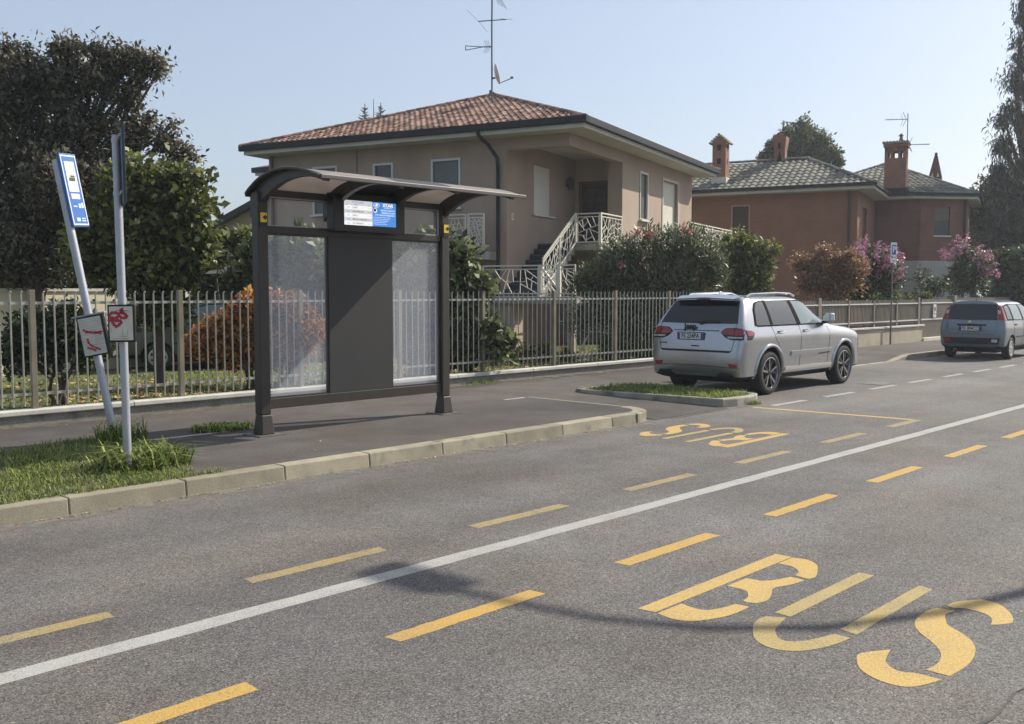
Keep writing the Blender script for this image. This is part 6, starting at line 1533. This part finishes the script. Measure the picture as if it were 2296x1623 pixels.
# weeping conifer: tapering crown of hanging strands
px = []
rg = random.Random(4)
for k in range(15):
    v = -40+k*37; w = 20+k*5.6; c = 2312-k*.8
    for j in range(3): px.append((c+(-1+j)*w*.75+rg.uniform(-8, 8), v+rg.uniform(-12, 12)+abs(j-1)*14, 26+k*.9, rg.uniform(-1, 1), 24+k))
plant('weeping_conifer', 'tall weeping conifer rising out of the picture at the right edge', 'tree', 2302, 50, 0, px, 12000, .30, CONIF, 1600, tr=.3, fork=.3, aspect=.22, droop=1.6, up=0, outw=.25, shell=.1, lump=1.1, spread=1.2, cluster=9)
plant('far_tree', 'rounded tree rising behind the ridge of the terracotta house', 'tree', 1790, 66, 0, [(1735, 335, 20, 0, 40), (1762, 312, 20, 0, 40), (1795, 308, 20, -1, 44), (1815, 315, 20, 0, 50), (1842, 325, 20, 0, 44), (1868, 345, 16), (1715, 355, 16), (1880, 365, 12), (1780, 355, 40), (1830, 365, 36)], 17000, .24, FARG, 1700, tr=.3, fork=.1, aspect=.55, shell=.3, lump=.8)
plant('far_yellowing_tree', 'yellowing tree glimpsed past the right end of the terracotta house', 'tree', 2185, 60, 0, [(2175, 500, 26), (2190, 540, 26), (2170, 560, 24), (2185, 470, 16)], 2000, .4, RUSS, 1750, tr=.2, fork=.1, aspect=.55, shell=.4)
# conifer tips over the roof
for k, (u, v, w, lb) in enumerate(((823, 232, 10, 'spindly conifer tip showing over the beige roof, the left one'), (858, 230, 12, 'fuller conifer tip showing over the beige roof beside a spindly one'))):
    b = at(u, 700, 55); t = thing('conifer', lb, 'tree', (b.x, b.y, 0), (0, 0, RZ), 'conifer tips over the beige roof'); top = at(u, v, 55).z; rg = random.Random(k+9); g = MB(); g.tube([(0, 0, 0), (0, 0, top*.6), (0, 0, top)], [.2, .1, .02], 7); br = MB()
    for j in range(150):
        z = top-.25-(j/150)**1.1*4.0; a = rg.random()*6.28; L = (.12+(top-z)*.30)*rg.uniform(.5, 1.1); e = Vector((math.cos(a)*L, math.sin(a)*L, z+L*.35)); g.tube([(0, 0, z), e*.6+Vector((0, 0, z*.4-.02)), e], [.03, .025, .012], 4)
    bl = [((0, 0, top-1.1-.35*j), (.22+.17*j, .22+.17*j, .3)) for j in range(10)]
    g.build('trunk', BARK, t); crown_mesh('crown', CONIF, t, bl, 1500, .16, 1800+k, aspect=.3, up=.6, shell=.2)
    if k == 0: g = MB(); g.tube([(.5, 0, top-4), (.48, 0, top+.25)], [.06, .015], 5); g.build('trunk', BARK, t)
# low planting behind the fences
plant('low_hedge', 'low clipped green hedge along the foot of the beige house staircase', 'hedge', 1180, 23.6, .12, [(1120, 800, 30), (1170, 796, 28), (1220, 790, 26), (1270, 800, 20)], 3000, .09, GREEN, 1900, tr=.03, fork=.1, stems=4, aspect=.6, shell=.3)
plant('railing_creeper', 'light green plants topping the brown railing', 'plant', 2010, 35.2, .12, [(1930, 670, 14), (1960, 668, 14), (2000, 666, 16), (2040, 668, 14), (2080, 668, 12)], 1600, .10, GREEN, 2000, tr=.03, fork=.5, stems=4, aspect=.6, shell=.2)
plant('back_hedge', 'tall dim hedge closing the garden behind the broad-leaved tree', 'hedge', 300, 23, .12, [(150, 600, 60), (250, 610, 60), (340, 620, 60), (420, 630, 50), (60, 600, 60), (350, 700, 60), (250, 700, 60)], 6500, .2, DKGRN, 2100, tr=.1, fork=.1, stems=3, aspect=.55, shell=.45)
plant('under_shrub', 'dark shrub mass under the oleander by the end of the front fence', 'shrub', 1500, 23.6, .12, [(1370, 790, 36), (1440, 790, 36), (1520, 790, 36), (1600, 770, 40), (1640, 730, 40)], 5200, .12, DKGRN, 2200, tr=.05, fork=.1, stems=4, aspect=.4, shell=.3)
# ================================================================== light, sky, camera
SUN_EL, SUN_AZ = rad(39), rad(-17)
sd = Vector((math.cos(SUN_AZ)*math.cos(SUN_EL), math.sin(SUN_AZ)*math.cos(SUN_EL), math.sin(SUN_EL)))
l = bpy.data.lights.new('sun', 'SUN'); l.energy = 4.9; l.angle = rad(.55); l.color = (1., .93, .82)
so = bpy.data.objects.new('sun', l); col.objects.link(so); so.rotation_euler = sd.to_track_quat('Z', 'Y').to_euler()
w = bpy.data.worlds.new('World'); sc.world = w; w.use_nodes = True
n = w.node_tree.nodes; L = w.node_tree.links; bg = n['Background']
sk = n.new('ShaderNodeTexSky'); sk.sky_type = 'NISHITA'; sk.sun_disc = False; sk.sun_elevation = SUN_EL; sk.sun_rotation = math.pi/2-SUN_AZ
sk.air_density = 1.0; sk.dust_density = 2.6; sk.ozone_density = 2.0; sk.altitude = 80
hz = n.new('ShaderNodeMix'); hz.data_type = 'RGBA'; hz.inputs[0].default_value = .45; hz.inputs[7].default_value = (4.0, 4.5, 5.3, 1)
L.new(sk.outputs[0], hz.inputs[6]); L.new(hz.outputs[2], bg.inputs[0]); bg.inputs[1].default_value = .12
cam = bpy.data.cameras.new('camera'); co = bpy.data.objects.new('camera', cam); col.objects.link(co)
cam.sensor_width = 36; cam.lens = 36*FPX/2296; cam.clip_end = 2000; cam.clip_start = .05
co.location = (0, 0, EYE); co.rotation_euler = (math.pi/2-PITCH, 0, TH-math.pi/2); sc.camera = co
sc.view_settings.view_transform = 'Standard'; sc.view_settings.look = 'None'; sc.view_settings.gamma = 1; sc.view_settings.exposure = 0.40

hb = MB(); hb.box(-95, 235, -65, 165, -1.1, 26); ho = hb.build('haze', bpy.data.materials.new('haze_air'))
hm = ho.data.materials[0]; hm.use_nodes = True; hn = hm.node_tree.nodes; hn.remove(hn['Principled BSDF'])
pv = hn.new('ShaderNodeVolumePrincipled'); pv.inputs['Color'].default_value = (.86, .92, 1, 1); pv.inputs['Density'].default_value = .0008; pv.inputs['Anisotropy'].default_value = .35
hm.node_tree.links.new(pv.outputs[0], hn['Material Output'].inputs['Volume']); kind(ho, 'stuff')
